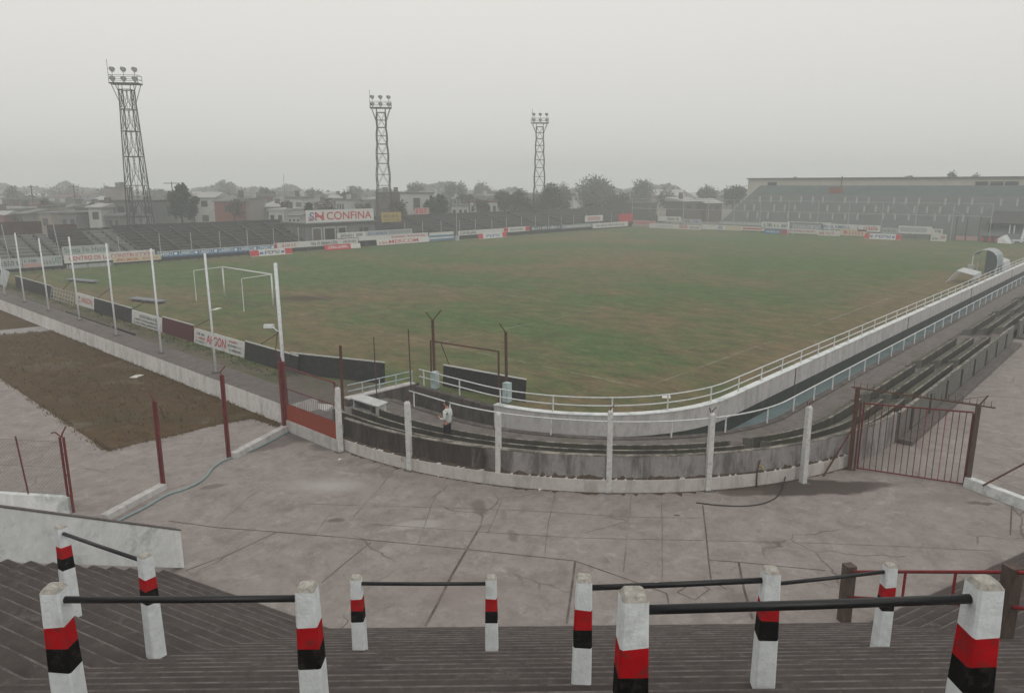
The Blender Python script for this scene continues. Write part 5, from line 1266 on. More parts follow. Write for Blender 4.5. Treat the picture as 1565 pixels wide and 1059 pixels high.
# ------------------------------------------------------------------ floodlight towers
def tower(px, b, label, bow, rot):
    q = ray(px, 330); d = cw(q[0], q[1]); x = d.x*b/d.y
    t = thing('floodlight_tower', label, 'floodlight tower', (x, b, 0), 'lattice floodlight towers')
    Z = [0, 4.6, 8.8, 12.6, 15.9, 18.7, 21.2]; rot += CAMROT; cr, sr = math.cos(rot), math.sin(rot); ex, ey = Vector((math.cos(CAMROT+.12), math.sin(CAMROT+.12), 0)), Vector((-math.sin(CAMROT+.12), math.cos(CAMROT+.12), 0)); Q = lambda u, v, z: Vector((x, b, z))+ex*u+ey*v
    hw = lambda z: 1.42-.66*min(1, z/20)
    def P(u, v, z, k=1.0): w = hw(z)*k; return Vector((x+(u*cr-v*sr)*w, b+(u*sr+v*cr)*w, z))
    cs = [(-1, -1), (1, -1), (1, 1), (-1, 1)]
    for u, v in cs:
        pts = []
        for z0, z1 in zip(Z, Z[1:]):
            pts += [P(u, v, z0, 1-bow*.5), P(u, v, z0+(z1-z0)*.25, 1+bow*.15), P(u, v, (z0+z1)/2, 1+bow*.5), P(u, v, z0+(z1-z0)*.75, 1+bow*.15)]
        pts.append(P(u, v, Z[-1], 1-bow*.5)); mb = MB(); mb.tube(pts, .085, 4); mb.build('leg', 'tower_steel', t)
    mb = MB()
    for i in range(4):
        (u0, v0), (u1, v1) = cs[i], cs[(i+1) % 4]
        for z0, z1 in zip(Z, Z[1:]):
            zm = (z0+z1)/2
            mb.beam(P(u0, v0, z1, 1-bow*.5), P(u1, v1, z1, 1-bow*.5), .10)
            if bow: mb.beam(P(u0, v0, zm, 1+bow*.5), P(u1, v1, zm, 1+bow*.5), .07)
            if bow:
                mb.beam(P(u0, v0, z0, 1-bow*.5), P((u0+u1)/2, (v0+v1)/2, zm, 1), .05); mb.beam(P((u0+u1)/2, (v0+v1)/2, zm, 1), P(u1, v1, z1, 1-bow*.5), .05)
                mb.beam(P(u1, v1, z0, 1-bow*.5), P((u0+u1)/2, (v0+v1)/2, zm, 1), .05); mb.beam(P((u0+u1)/2, (v0+v1)/2, zm, 1), P(u0, v0, z1, 1-bow*.5), .05)
            else:
                m0 = P((u0*.62+u1*.38), (v0*.62+v1*.38), zm); m1 = P((u0*.38+u1*.62), (v0*.38+v1*.62), zm)
                mb.beam(P(u0, v0, z0), m0, .06); mb.beam(m0, P(u0*.75+u1*.25, v0*.75+v1*.25, z1), .05); mb.beam(P(u1, v1, z0), m1, .06); mb.beam(m1, P(u1*.75+u0*.25, v1*.75+v0*.25, z1), .05)
                mb.beam(P(u0*.62+u1*.38, v0*.62+v1*.38, z0), P(u1*.7+u0*.3, v1*.7+v0*.3, z1), .04); mb.beam(P(u1*.62+u0*.38, v1*.62+v0*.38, z0), P(u0*.7+u1*.3, v0*.7+v1*.3, z1), .04)
    mb.build('bracing', 'tower_steel', t)
    mb = MB(); mb.box((x, b, 21.9), (3.7, 1.7, .16), CAMROT+.12); 
    for u, v in cs: mb.beam(P(u, v, 19.6), Q(u*1.6, v*.75, 21.9), .07)
    for u, v in cs: mb.beam(P(u, v, 21.2), Q(u*.75, v*.6, 21.9), .07)
    mb.build('platform', 'tower_steel', t)
    mb = MB()
    for (u0, v0), (u1, v1) in zip(cs, cs[1:]+cs[:1]):
        for z in (22.5, 23.0): mb.beam(Q(u0*1.8, v0*.8, z), Q(u1*1.8, v1*.8, z), .045)
    for u, v in cs: mb.beam(Q(u*1.8, v*.8, 21.9), Q(u*1.8, v*.8, 24.9 if (u, v) == (-1, -1) else 23.0), .05)
    mb.build('railing', 'tower_steel', t)
    dr = Vector((.25, -1, 0)).normalized()
    for i in range(3):
        for k, z in enumerate((22.55, 23.75)):
            c = Q(-1.4+1.4*i, -.7+.2*k, z); f = (dr*.9+Vector((0, 0, -.42))).normalized()
            mb = MB(); mb.tube([c-f*.30, c-f*.05, c+f*.22], .24, 8, r1=.34); mb.beam(c+Vector((0, 0, -.7 if k == 0 else -1.85)), c, .05)
            l = mb.build('floodlight', 'lamp_housing', t); mb = MB(); mb.tube([c+f*.225, c+f*.24], .31, 8); mb.build('lens', 'lamp_glass', l)
tower(214, 107, 'tallest looking lattice floodlight tower, at the left behind the pale stand', 0, R(8))
tower(588, 107, 'lattice floodlight tower with bowed legs behind the red lettered sign', .13, R(4))
tower(824, 107, 'farthest lattice floodlight tower, standing among hazy trees', .13, R(-6))

# ------------------------------------------------------------------ far end stand, wall, shed
FA0, FZ0, FK = 139.0, 1.0, .425
t = thing('far_stand', 'wide grey terraced stand behind the far goal, climbing to a dark upper band', 'stand', (FA0, 71, 0))
n = 30; da = 14.1/n; mb = MB(); YL, YR = 70.5, -6.0
for i in range(n):
    z0, z1 = FZ0+FK*da*i, FZ0+FK*da*(i+1); a = FA0+da*i
    mb.face([(a, YL, 0 if i == 0 else z0), (a, YR, 0 if i == 0 else z0), (a, YR, z1), (a, YL, z1)], 1)
    mb.face([(a, YL, z1), (a, YR, z1), (a+da, YR, z1), (a+da, YL, z1)], 0)
    mb.face([(a, YL, 0), (a+da, YL, 0), (a+da, YL, z1), (a, YL, z1)], 1)
mb.build('terrace', ['far_stand', 'far_stand_edge'], t)
mb = MB(); a = FA0+14.1; zt = FZ0+FK*14.1
mb.hexa([(a, YL, 0), (a, YR, 0), (a+4.5, YR, 0), (a+4.5, YL, 0)], [(a, YL, zt), (a, YR, zt), (a+4.5, YR, zt+1.8), (a+4.5, YL, zt+1.8)]); mb.build('upper_band', 'far_band', t)
def on_far(px, y):
    q = ray(px, y); d = cw(q[0], q[1]); k = (H-FZ0+FA0*FK)/(q[2]+FK*d.x); return Vector((d.x*k, d.y*k, H-k*q[2]))
proto = None
rows = ((309, [1161, 1178, 1193, 1224, 1242, 1257, 1291, 1309, 1327, 1366, 1384, 1404, 1444, 1465, 1485, 1529, 1554], 'top'),
        (322, [1138, 1152, 1183, 1199, 1214, 1264, 1282, 1320, 1338, 1357, 1397, 1416, 1436, 1478, 1500], 'middle'),
        (334, [1142, 1157, 1173, 1204, 1221, 1238, 1272, 1291, 1310, 1349, 1367, 1388, 1428, 1450, 1471], 'bottom'))
for y, pxs, w in rows:
    for p in pxs:
        c = on_far(p, y+(p-1160)*.016)
        if proto is None:
            mb = MB(); mb.v = []; 
            o = thing('terrace_post', '', 'barrier post', c, ''); mb.box((c.x, c.y, c.z-.3), (.26, .26, 1.35)); mb.build('shaft', 'board_grey', o)
            mb = MB(); mb.box((c.x, c.y, c.z+1.05), (.26, .26, .22)); mb.build('red_top', 'board_pink', o); proto = o
        else: o = copy_thing(proto); o.location = c
        o['label'] = f'tiny white post with a faded red top in the {w} row of the far stand'; o['group'] = f'white posts in the {w} row of the far stand'
c = on_far(1276, 296); t = thing('terrace_hut', 'small reddish hut at the top of the far stand', 'hut', c); mb = MB(); mb.box((c.x+.6, c.y, c.z-.5), (1.2, 2.4, 1.7)); mb.build('wall', 'brick_red', t); mb = MB(); mb.beam((c.x+1.5, c.y-.6, c.z), (c.x+1.5, c.y-.6, c.z+3.4), .18); mb.build('chimney', 'stand_dark', t)
t = thing('long_building', 'very long beige block with pale and dark windows rising behind the far stand', 'building', (160, 73, 0))
mb = MB(); mb.box((165, 32, 0), (10, 85, 10.15)); mb.build('wall', 'beige_wall', t)
mb = MB(); mb.box((164.9, 32, 10.15), (10.5, 85.5, .25)); mb.build('roof_edge', 'roof_grey', t)
for p in (1180, 1500, 1523, 1546):
    c = ona(p, 284, 159.9); mb = MB(); mb.box((159.95, c.y, 7.6), (.3, 2.0, 1.9)); mb.build('window', 'window_dark', t)
for p in (1298, 1318, 1338, 1354, 1374, 1412, 1432, 1455):
    c = ona(p, 284, 159.9); mb = MB(); mb.box((159.96, c.y, 7.6), (.2, 1.5, 1.7)); mb.build('window', 'window_pale', t)
y0 = fy(1512, 140); t = thing('shed', 'dark open fronted shed with a sloping roof at the right end of the far line', 'shed', (140, y0, 0))
mb = MB(); mb.hexa([(139.4, y0+.3, 2.75), (139.4, y0-14, 2.75), (144, y0-14, 4.5), (144, y0+.3, 4.5)], [(139.4, y0+.3, 2.95), (139.4, y0-14, 2.95), (144, y0-14, 4.7), (144, y0+.3, 4.7)]); mb.build('roof', 'stand_dark', t)
mb = MB(); mb.slab((144, y0), (144, y0-14), .2, 0, 4.4); mb.slab((139.8, y0), (144, y0), .2, 0, 2.7); mb.build('wall', 'stand_dark', t)
for p in (1543, 1550): mb = MB(); y = fy(p, 139.6); mb.beam((139.6, y, 0), (139.6, y, 2.7), .16); mb.build('post', 'pole_paint', t)
mb = MB(); mb.tube([(138.6, fy(1563, 138.6), .1), (139.5, fy(1567, 139.5), 2.7)], .2, 6); mb.build('drainpipe', 'pole_paint', t)
t = thing('stacked_boards', 'low dark stack with red patches lying before the shed', 'stack', (137.4, fy(1502, 137.4), 0))
ya, yb = fy(1502, 137.4), fy(1531, 137.4)
mb = MB(); mb.slab((137.4, ya), (137.4, yb), .8, 0, .95); mb.build('stack', 'window_dark', t)
for f in (.0, .38, .72): mb = MB(); mb.slab((136.97, ya+(yb-ya)*f), (136.97, ya+(yb-ya)*(f+.14)), .05, .1, .8); mb.build('red_patch', 'board_red', t)
ya, yb = fy(1528, 136.6), fy(1549, 136.6); t = thing('white_sheet', 'white crumpled sheet lying beside the dark stack before the shed', 'sheet', (136.6, ya, 0))
mb = MB(); mb.hexa([(136, ya, .05), (136, yb, .0), (138, yb, .0), (138, ya, .1)], [(136.4, ya+.1, .7), (136.5, yb+1.4, .85), (137.6, yb+.9, 1.3), (137.6, ya-.5, 1.15)]); mb.build('sheet', 'table_white', t)
t = thing('low_rail', 'low white rail at the right end of the far line', 'railing', (137.5, fy(1549, 137.5), 0)); mb = MB(); mb.slab((137.5, fy(1549, 137.5)), (137.5, fy(1600, 137.5)), .1, .35, .6); mb.build('rail', 'pole_paint', t)
for p in (1552, 1575, 1597): mb = MB(); y = fy(p, 137.5); mb.box((137.5, y, 0), (.12, .12, .35)); mb.build('post', 'pole_paint', t)
t = thing('field_gate', 'dark brown gate panels between the last board and the shed', 'gate', (138.2, fy(1456, 138.2), 0))
for p in (1461, 1477, 1497): mb = MB(); y = fy(p, 138.2); mb.beam((138.2, y, 0), (138.2, y, 4.0), .18); mb.build('post', 'plaster_brown', t)
mb = MB(); mb.slab((138.2, fy(1461, 138.2)), (138.2, fy(1497, 138.2)), .06, .1, .8); mb.build('panel', 'board_pink', t)
# ------------------------------------------------------------------ the town beyond: trees and houses, each a thing
def crown_mesh(name, lobes, n, leaf, seed, mat, squash=1.0):
    """lobes: (x, y, z, radius); leaves are small tilted quads thrown through the lobes' volumes, thinning toward the rim"""
    rnd = random.Random(seed); mb = MB(); tot = sum(l[3]**2 for l in lobes)
    for _ in range(n):
        r = rnd.uniform(0, tot); 
        for l in lobes:
            r -= l[3]**2
            if r <= 0: break
        d = Vector((rnd.gauss(0, 1), rnd.gauss(0, 1), rnd.gauss(0, 1))).normalized(); rr = l[3]*(rnd.random()**.42)*(1+.18*rnd.gauss(0, 1))
        p = Vector(l[:3])+Vector((d.x, d.y, d.z*squash))*rr
        u = Vector((rnd.gauss(0, 1), rnd.gauss(0, 1), rnd.gauss(0, 1))).normalized(); v = u.cross(Vector((rnd.gauss(0, 1), rnd.gauss(0, 1), rnd.gauss(0, 1)))).normalized()
        s_ = leaf*rnd.uniform(.6, 1.3); u *= s_; v *= s_*rnd.uniform(.4, .8)
        mb.face([p-u, p-v*.9, p+u, p+v])
    return mb
def make_tree(name, label, base, h, w, kind, seed, group, n=1300, leaf=.34):
    rnd = random.Random(seed); t = thing(name, label, 'tree', base, group); bx, by, bz = base
    if kind == 'conifer':
        lobes = []
        for i in range(7):
            f = i/6; lobes.append((bx+rnd.uniform(-.2, .2)*w, by+rnd.uniform(-.2, .2)*w, bz+h*(.22+.70*f), w*.5*(1-.72*f)+.2))
        mat = 'leaf_dark'
    else:
        lobes = []; k = rnd.randint(6, 9)
        for i in range(k):
            an = rnd.uniform(0, 6.28); rr = w*.5*rnd.uniform(.15, .62); zz = rnd.uniform(.48, .86)
            lobes.append((bx+math.cos(an)*rr, by+math.sin(an)*rr, bz+h*zz, w*rnd.uniform(.17, .28)))
        lobes.append((bx, by, bz+h*.66, w*.30)); mat = {'round': 'leaf_grey', 'green': 'leaf_green', 'dark': 'leaf_dark', 'bare': 'leaf_brown'}[kind]
        if kind == 'bare': n = int(n*.6); leaf *= .8
    crown_mesh('crown', lobes, n, leaf, seed, mat).build('crown', mat, t, fix=False)
    mb = MB(); mb.tube([base, (bx+.1, by, bz+h*.3), (bx, by+.1, bz+h*.62)], .05*h*.6, 6, r1=.02*h*.5)
    for l in lobes[:6]:
        z = bz+h*rnd.uniform(.28, .5); mb.tube([(bx, by, z), ((bx+l[0])/2, (by+l[1])/2, (z+l[2])/2+.1*h*.3), l[:3]], .018*h*.5, 4, r1=.008*h*.4)
    mb.build('trunk', 'bark', t)
    return t
def tree(px, ytop, wpx, Y, kind, label, group, n=1300):
    q = ray(px, ytop)
    while True:                              # keep every tree outside the ground: behind the far touchline stand or the far end
        k = Y/q[1]; top = H-q[2]*k; p = cw(q[0]*k, Y); ax = Y*CT+(H-top)*ST
        if p.y > 107 or p.x > 172: break
        Y += 3
    make_tree({'conifer': 'conifer_tree', 'bare': 'bare_tree'}.get(kind, 'tree'), label, (p.x, p.y, 0), top*1.02, wpx*ax/F, kind, int(px*7+Y), group, int(n*1.5), .15+Y*.0009)
TG1 = 'hazy trees beyond the stands'
tree(272, 279, 44, 128, 'dark', 'dense dark evergreen tree standing right of the left floodlight tower', TG1, 3000)
tree(293, 296, 22, 130, 'dark', 'small dark bush joined to the right side of the dark evergreen', TG1, 1200)
tree(913, 272, 72, 215, 'round', 'big round hazy tree, the tallest crown left of the net frame', TG1, 3800)
tree(868, 281, 44, 205, 'bare', 'bare grey tree between the farthest tower and the big round tree', TG1, 1500)
tree(672, 299, 34, 142, 'green', 'green bushy tree right of the white block with one window', TG1, 2000)
tree(655, 296, 26, 150, 'green', 'smaller green tree squeezed against the white block', TG1, 1200)
tree(695, 277, 46, 240, 'round', 'far hazy tree behind the green bushy tree', TG1, 1500)
tree(765, 284, 34, 165, 'round', 'grey round tree left of the farthest tower', TG1, 1800)
tree(740, 281, 40, 260, 'round', 'far pale tree above the long low white buildings', TG1, 1200)
tree(795, 290, 40, 150, 'bare', 'brownish bare tree in front of the farthest tower', TG1, 1500)
tree(840, 283, 46, 165, 'round', 'wide grey tree just right of the farthest tower', TG1, 2200)
tree(830, 300, 60, 140, 'bare', 'low bare tree hiding the foot of the farthest tower', TG1, 1600)
tree(905, 303, 60, 150, 'bare', 'low bare thicket tree below the big round tree', TG1, 1600)
tree(940, 300, 50, 165, 'round', 'grey round tree left of the first net frame post', TG1, 1600)
tree(985, 281, 52, 230, 'round', 'hazy tree above the left end of the net frame', TG1, 1500)
tree(1020, 291, 46, 200, 'bare', 'thin bare tree above the second net frame bay', TG1, 1200)
tree(1085, 288, 44, 220, 'round', 'far tree above the tilted pale roofs', TG1, 1200)
tree(1122, 286, 44, 200, 'round', 'grey tree touching the left end of the far stand', TG1, 1500)
tree(405, 285, 32, 210, 'round', 'hazy tree right of the red brick house', TG1, 1200)
tree(345, 279, 34, 280, 'round', 'pale far tree above the red brick house', TG1, 1200)
tree(470, 303, 22, 128, 'dark', 'dark slim bush at the left end of the roof sign', TG1, 900)
tree(480, 287, 34, 230, 'round', 'hazy tree above the roof sign with red letters', TG1, 1000)
tree(545, 289, 40, 260, 'round', 'far pale tree left of the second tower', TG1, 1000)
tree(632, 279, 40, 230, 'round', 'hazy tree above the white block with one window', TG1, 1200)
tree(100, 288, 60, 230, 'bare', 'bare hazy tree behind the left stands', TG1, 1300)
tree(30, 292, 50, 200, 'round', 'hazy tree at the far left edge', TG1, 1300)
tree(165, 287, 40, 260, 'round', 'pale far tree left of the left tower', TG1, 1000)
tree(240, 290, 34, 250, 'round', 'pale far tree between the left tower and the dark evergreen', TG1, 1000)
for px, y, w, lab in ((1212, 265, 12, 'first small tree top from the left above the long beige block'), (1297, 265, 11, 'second small tree top above the long beige block'), (1390, 264, 12, 'third small tree top above the long beige block'),
                   (1452, 259, 18, 'largest tree top above the long beige block'), (1494, 262, 18, 'loose tree top right of the largest one above the beige block')):
    tree(px, y, w*1.3, 200, 'dark', lab, 'tree tops above the long beige block', 900)

def house(px0, px1, ytop, Y, wall, roof, kind, label, nwin=2, group='hazy town houses beyond the stands', turn=0.0, depth=9, seed=0, name='house', win='window_dark'):
    rnd = random.Random(int(px0*3+Y)+seed); q = ray((px0+px1)/2, ytop); k = Y/q[1]; top = H-q[2]*k; c = cw(q[0]*k, Y); ax = Y*CT+(H-top)*ST
    w = (px1-px0)*ax/F; an = CAMROT-q[0]/q[1]*.0+turn; ux, uy = Vector((math.cos(an), math.sin(an), 0)), Vector((-math.sin(an), math.cos(an), 0))
    t = thing(name, label, 'building' if name != 'house' else 'house', (c.x, c.y, 0), group)
    rh = {'flat': .35, 'gable': min(2.0, w*.22), 'mono': 1.0}[kind]; wh = top-rh; cc = c+uy*depth/2
    mb = MB(); mb.box((cc.x, cc.y, 0), (w, depth, wh), an); mb.build('wall', wall, t)
    P = lambda x, y, z: tuple(cc+ux*x+uy*y+Vector((0, 0, z)))
    mb = MB(); e = .35; hw, hd = w/2+e, depth/2+e
    if kind == 'flat': mb.box((cc.x, cc.y, wh), (w+.3, depth+.3, rh), an)
    elif kind == 'gable': mb.add([P(-hw, -hd, wh-.1), P(hw, -hd, wh-.1), P(hw, hd, wh-.1), P(-hw, hd, wh-.1), P(-hw, 0, top), P(hw, 0, top)], [(0, 1, 5, 4), (2, 3, 4, 5), (0, 4, 3), (1, 2, 5), (3, 2, 1, 0)])
    else: mb.hexa([P(-hw, -hd, wh-.05), P(hw, -hd, wh-.05), P(hw, hd, wh-.05), P(-hw, hd, wh-.05)], [P(-hw, -hd, wh+.12), P(hw, -hd, wh+.12), P(hw, hd, top), P(-hw, hd, top)])
    r = mb.build('roof', roof, t)
    if rnd.random() < .45: mb = MB(); x = rnd.uniform(-.3, .3)*w; mb.box(P(x, depth*.1, wh-.1), (.8, .8, rh+rnd.uniform(.5, 1.3)), an); mb.build('chimney', 'plaster_brown', r)
    if kind == 'flat' and rnd.random() < .5:
        x = rnd.uniform(-.35, .35)*w; mb = MB(); mb.tube([P(x, -depth*.1, top-.02), P(x, -depth*.1, top+1.0)], .55, 10); mb.build('water_tank', rnd.choice(('roof_dark', 'plaster_grey', 'roof_pale')), r)
    for i in range(nwin):
        x = -w/2+w*(i+.5)/nwin+rnd.uniform(-.1, .1)*w/nwin
        for z in ([wh-1.9] if wh < 5.5 else [wh-1.9, wh-4.8]):
            mb = MB(); mb.box(P(x, -depth/2, z), (min(1.3, w/nwin*.5), .12, 1.2), an); mb.build('window', win, t)
    return t
house(611, 656, 294, 150, 'plaster_white', 'roof_grey', 'flat', 'white block with a single dark window right of the second tower', 0, name='flat_block')
house(575, 612, 294, 152, 'plaster_brown', 'roof_dark', 'flat', 'brown block wall seen through the second tower', 0, name='flat_block', depth=8)
t = COL.objects.get('flat_block'); q = onY(637, 312, 149.9); mb = MB(); mb.box((q.x, q.y, q.z-1.2), (1.3, .25, 2.4), CAMROT); mb.build('window', 'window_dark', t)
house(690, 716, 313, 156, 'plaster_white', 'roof_grey', 'flat', 'short low white building left of the longer low white one', 3, name='low_building')
house(718, 760, 307, 158, 'plaster_white', 'roof_tile', 'flat', 'longer low white building with dark openings and a thin red roof line', 5, name='low_building')
house(326, 368, 300, 140, 'brick_red', 'roof_grey', 'mono', 'red brick house right of the dark evergreen', 1)
house(368, 381, 303, 142, 'plaster_beige', 'roof_grey', 'flat', 'narrow beige house wall attached to the red brick house', 0)
house(437, 461, 301, 150, 'plaster_white', 'roof_grey', 'flat', 'plain white house wall left of the roof sign', 0)
house(398, 428, 309, 150, 'plaster_grey', 'roof_pale', 'mono', 'low house with a pale flat roof between the brick house and the white wall', 1)
house(133, 152, 308, 122, 'plaster_white', 'roof_pale', 'mono', 'narrow tall white gable wall left of the left tower', 1, depth=6)
house(153, 232, 306, 126, 'plaster_grey', 'roof_dark', 'flat', 'long grey walled house behind the left tower', 4)
house(160, 172, 286, 170, 'plaster_beige', 'roof_grey', 'flat', 'small square water tank house left of the left tower', 0)
house(293, 326, 294, 150, 'plaster_white', 'roof_pale', 'gable', 'white house with a pale gable right behind the dark evergreen', 1)
house(386, 398, 298, 175, 'brick_red', 'roof_grey', 'flat', 'small red walled house far behind the low pale roof', 1)
house(500, 520, 298, 190, 'plaster_grey', 'roof_pale', 'gable', 'grey gabled house above the roof sign letters', 1)
house(1003, 1045, 290, 260, 'plaster_beige', 'roof_pale', 'gable', 'far house with a long pale roof above the net frame', 3)
house(1045, 1078, 302, 185, 'plaster_brown', 'roof_pale', 'mono', 'tilted pale roofed house left of the far stand', 2, turn=.3)
house(1078, 1106, 304, 185, 'plaster_brown', 'roof_pale', 'gable', 'second tilted pale roofed house nearer the far stand', 2, turn=.3)
house(960, 1004, 310, 190, 'plaster_brown', 'roof_dark', 'flat', 'long dark roofed house behind the first net frame bay', 4)
marks = [(-30, 'at the left edge'), (60, 'above the light grey stand'), (120, 'above the timber stand'), (190, 'behind the left tower'), (270, 'behind the dark evergreen'), (345, 'behind the red brick house'), (415, 'behind the low pale roof'), (480, 'behind the roof sign'), (545, 'left of the second tower'), (600, 'behind the second tower'), (660, 'behind the green bushy tree'), (720, 'behind the low white buildings'), (790, 'left of the farthest tower'), (850, 'right of the farthest tower'), (930, 'beside the big round tree'), (1000, 'behind the net frame')]
used = {}
rnd = random.Random(11)
WN = {'plaster_white': 'white', 'plaster_grey': 'grey', 'plaster_beige': 'beige', 'plaster_brown': 'brown', 'brick_red': 'red brick'}
RN = {'roof_grey': 'grey', 'roof_pale': 'pale', 'roof_dark': 'dark', 'roof_tile': 'tiled'}
for row, (Y, pa, pb, stp, ya, yb, dist) in enumerate(((124, -20, 460, 34, 319, 327, 'near'), (140, -30, 470, 27, 311, 319, 'middle distance'), (168, 0, 640, 23, 303, 311, 'farther'), (212, 10, 860, 26, 297, 303, 'distant'), (275, 20, 1100, 34, 292, 297, 'faintest'))):
    px = pa
    while px < pb:
        w = stp*rnd.uniform(.45, .9); yt = rnd.uniform(ya, yb); wm = rnd.choices(list(WN), (3, 5, 2.5, 3, 2))[0]; rm = rnd.choices(list(RN), (4, 2.2, 3, 1.5))[0]; kd = rnd.choices(('flat', 'gable', 'mono'), (5, 3, 3))[0]
        mk = min(marks, key=lambda m: abs(m[0]-px-w/2))[1]
        lab = f'{dist} {WN[wm]} house with a {RN[rm]} {"flat" if kd == "flat" else "gabled" if kd == "gable" else "sloping"} roof {mk}'
        while lab in used: lab = lab.replace(' house', ' taller house' if 'taller' not in lab and 'lower' not in lab else ' narrow house')
        used[lab] = 1
        if not (row < 2 and (126 < px+w/2 < 160 or (px < 390 and px+w > 318) or (px < 322 and px+w > 244))):
            house(px, px+w, yt, Y+rnd.uniform(-7, 7), wm, rm, kd, lab, rnd.randint(1, 3), turn=rnd.uniform(-.5, .5), seed=row)
        px += stp*rnd.uniform(.85, 1.15)
for i, (mx_, mk) in enumerate(marks[:14]):
    tree(mx_+rnd.uniform(8, 20), 300+rnd.uniform(-2, 5), rnd.uniform(22, 34), rnd.uniform(132, 150), 'bare', f'low grey bare tree among the roofs {mk}', TG1, 900)
    tree(mx_-rnd.uniform(2, 14), 296+rnd.uniform(-3, 4), rnd.uniform(26, 44), rnd.uniform(178, 200), rnd.choice(('round', 'dark', 'green')), f'hazy leafy tree standing over the roofs {mk}', TG1, 1000)
# utility poles and an aerial
for px, y, Y, lab, arm in ((47, 283, 150, 'utility pole with a short top arm at the left edge of the town', .5), (112, 283, 160, 'utility pole with a crossarm above the timber stand', 1.1), (262, 278, 150, 'utility pole with a wide crossarm just left of the dark evergreen', 1.6), (433, 266, 180, 'very thin aerial mast left of the roof sign', 0), (536, 284, 170, 'utility pole with a crossarm between the roof sign and second tower', .9), (18, 284, 170, 'crooked utility pole at the extreme left', .6)):
    p = onY(px, y, Y); t = thing('utility_pole' if arm else 'aerial_mast', lab, 'pole', (p.x, p.y, 0)); mb = MB(); mb.tube([(p.x, p.y, 0), tuple(p)], .13 if arm else .06, 5, r1=.09 if arm else .04); mb.build('shaft', 'bark', t)
    if arm: mb = MB(); mb.beam(p-Vector((0, 0, .3))-RIGHT*arm, p-Vector((0, 0, .3))+RIGHT*arm, .14); mb.build('crossarm', 'bark', t)
# the wood that closes the horizon, read as one mass
mb = MB(); rnd = random.Random(5)
for i in range(26000):
    px = rnd.uniform(-260, 1850); Y = rnd.uniform(330, 520); hump = 6.5+2.2*math.sin(px*.021)+1.6*math.sin(px*.057+1)+1.0*math.sin(px*.13)
    X = (px-782.5)/1130*Y; z = hump*rnd.random()**.6; p = cw(X, Y, z)
    u = Vector((rnd.gauss(0, 1), rnd.gauss(0, 1), rnd.gauss(0, 1))).normalized()*rnd.uniform(.8, 1.7); v = u.cross(Vector((rnd.gauss(0, 1), rnd.gauss(0, 1), rnd.gauss(0, 1)))).normalized()*rnd.uniform(.5, 1.2)
    mb.face([p-u, p-v, p+u, p+v])
tag(mb.build('far_wood', 'leaf_grey', fix=False), kind='stuff')

# short tufts that break the edges of the grass
def tufts(name, spots, mat, seed):
    rnd = random.Random(seed); mb = MB()
    for x, y, r, z in spots:
        for _ in range(5):
            a = rnd.uniform(0, 6.28); px_, py_ = x+rnd.gauss(0, r), y+rnd.gauss(0, r); h = rnd.uniform(.05, .16); w_ = .018
            lx_, ly_ = rnd.gauss(0, .05), rnd.gauss(0, .05)
            mb.face([(px_+math.cos(a)*w_, py_+math.sin(a)*w_, z), (px_-math.cos(a)*w_, py_-math.sin(a)*w_, z), (px_+lx_, py_+ly_, z+h)])
    tag(mb.build(name, mat, fix=False), kind='stuff')
rnd = random.Random(31); sp_ = []
for p, q in zip(gp, gp[1:]+gp[:1]):
    L = math.hypot(q[0]-p[0], q[1]-p[1])
    for i in range(int(L*7)): f = rnd.random(); sp_.append((p[0]+(q[0]-p[0])*f, p[1]+(q[1]-p[1])*f, .09, .008))
for i in range(900): sp_.append((rnd.uniform(8.8, 13.4), rnd.uniform(26.4, 51), .1, .008))
tufts('dry_grass_tufts', sp_, 'straw', 1)
sp_ = []
for x, y, nx, ny in resample(bend(6.85, a1=100, ang0=180, b0=23.5), .16): 
    if rnd.random() < .7: sp_.append((x, y, .12, .004))
for i in range(700): sp_.append((rnd.gauss(17.6, .35), rnd.uniform(30, 84), .12, .004))
for i in range(260): sp_.append((rnd.uniform(15.1, 15.5), rnd.uniform(25, 70), .1, .004))
tufts('grass_tufts', sp_, 'leaf_green', 2)

# ------------------------------------------------------------------ air, sky, sun, camera
hz = bpy.data.materials.new('haze'); hz.use_nodes = True; nd = hz.node_tree.nodes; nd.clear()
pv = nd.new('ShaderNodeVolumePrincipled'); mo = nd.new('ShaderNodeOutputMaterial'); hz.node_tree.links.new(pv.outputs[0], mo.inputs['Volume'])
pv.inputs['Color'].default_value = (.90, .93, .93, 1); pv.inputs['Density'].default_value = HAZE; pv.inputs['Anisotropy'].default_value = .0
MAT['haze'] = hz
mb = MB(); c = C0; mb.box((c.x, c.y, -2.6), (1330, 1330, 29.6), 0); tag(mb.build('haze', 'haze'), kind='stuff')

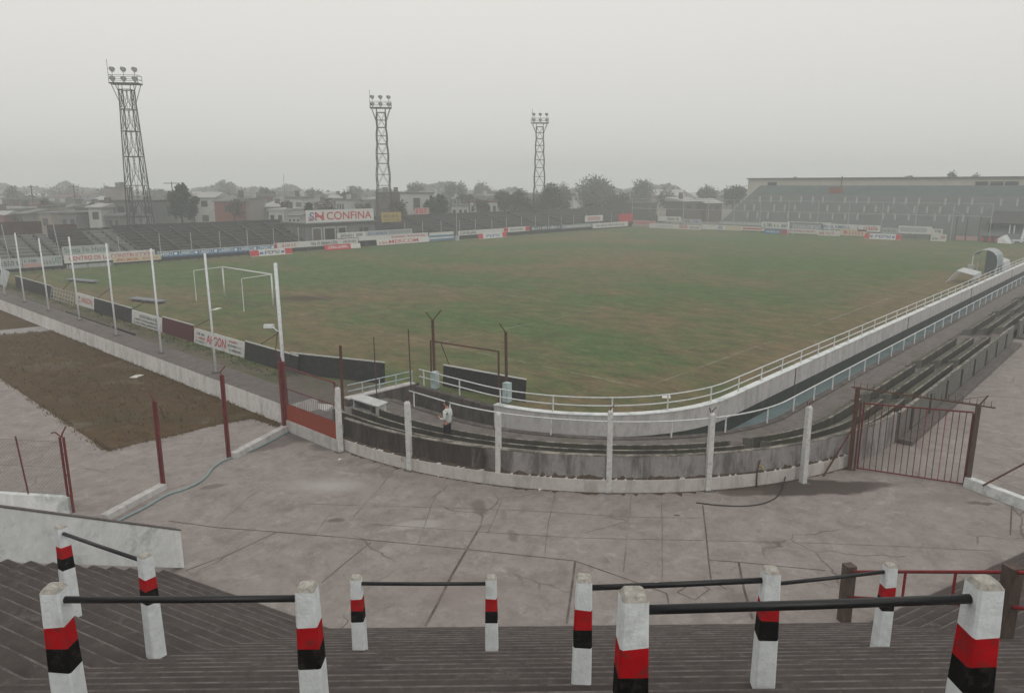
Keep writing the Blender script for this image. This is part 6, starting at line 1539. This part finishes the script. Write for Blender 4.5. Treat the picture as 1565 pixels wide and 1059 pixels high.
w = bpy.data.worlds.new('World'); SC.world = w; w.use_nodes = True
n = w.node_tree.nodes; l = w.node_tree.links; bg = n['Background']
sky = n.new('ShaderNodeTexSky'); sky.sky_type = 'NISHITA'; sky.sun_disc = False
SUN_EL, SUN_AZ = R(42), R(206)
sky.sun_elevation = SUN_EL; sky.sun_rotation = SUN_AZ; sky.dust_density = 6; sky.air_density = 1.2
hs = n.new('ShaderNodeHueSaturation'); hs.inputs['Saturation'].default_value = .10; hs.inputs['Value'].default_value = 1.0; l.new(sky.outputs[0], hs.inputs['Color'])
tc = n.new('ShaderNodeTexCoord'); sp = n.new('ShaderNodeSeparateXYZ'); l.new(tc.outputs['Generated'], sp.inputs[0])
mr = n.new('ShaderNodeMapRange'); l.new(sp.outputs[2], mr.inputs[0]); mr.inputs[1].default_value = 0; mr.inputs[2].default_value = 1
cr = n.new('ShaderNodeValToRGB'); l.new(mr.outputs[0], cr.inputs[0])
e = cr.color_ramp.elements; e[0].position = 0; e[0].color = (.725, .735, .715, 1); e[1].position = 1; e[1].color = (1.05, 1.03, 1.0, 1)
x = e.new(.06); x.color = (.78, .775, .75, 1); x = e.new(.24); x.color = (.885, .86, .82, 1)
sc_ = n.new('ShaderNodeMix'); sc_.data_type = 'RGBA'; sc_.blend_type = 'MULTIPLY'; sc_.inputs[0].default_value = 1; l.new(cr.outputs[0], sc_.inputs[6]); sc_.inputs[7].default_value = (10, 10, 10, 1)
sc_.clamp_result = False
mx = n.new('ShaderNodeMix'); mx.data_type = 'RGBA'; mx.inputs[0].default_value = .88; l.new(hs.outputs[0], mx.inputs[6]); l.new(sc_.outputs[2], mx.inputs[7])
l.new(mx.outputs[2], bg.inputs[0]); bg.inputs[1].default_value = SKY
sun = bpy.data.lights.new('sun', 'SUN'); sun.energy = .75; sun.angle = R(28); sun.color = (1, .965, .91)
so = bpy.data.objects.new('sun', sun); COL.objects.link(so)
sd = Vector((math.sin(SUN_AZ)*math.cos(SUN_EL), math.cos(SUN_AZ)*math.cos(SUN_EL), math.sin(SUN_EL)))
so.rotation_euler = (-sd).to_track_quat('-Z', 'Y').to_euler(); so.location = (0, 0, 60)
cam = bpy.data.cameras.new('camera'); cam.sensor_width = 36; cam.lens = F/1565*36; cam.clip_end = 3000; cam.clip_start = .05
co = bpy.data.objects.new('view_camera', cam); COL.objects.link(co); co.location = (0, 0, H); co.rotation_euler = (math.pi/2-TH, 0, CAMROT)
SC.camera = co
SC.render.engine = 'CYCLES'; SC.cycles.use_denoising = True; SC.cycles.volume_bounces = 1; SC.cycles.max_bounces = 6; SC.cycles.diffuse_bounces = 3
SC.view_settings.view_transform = 'Standard'; SC.view_settings.look = 'None'; SC.view_settings.gamma = 1; SC.view_settings.exposure = EXPO
for o in bpy.data.objects:
    if 'local' in o: del o['local']
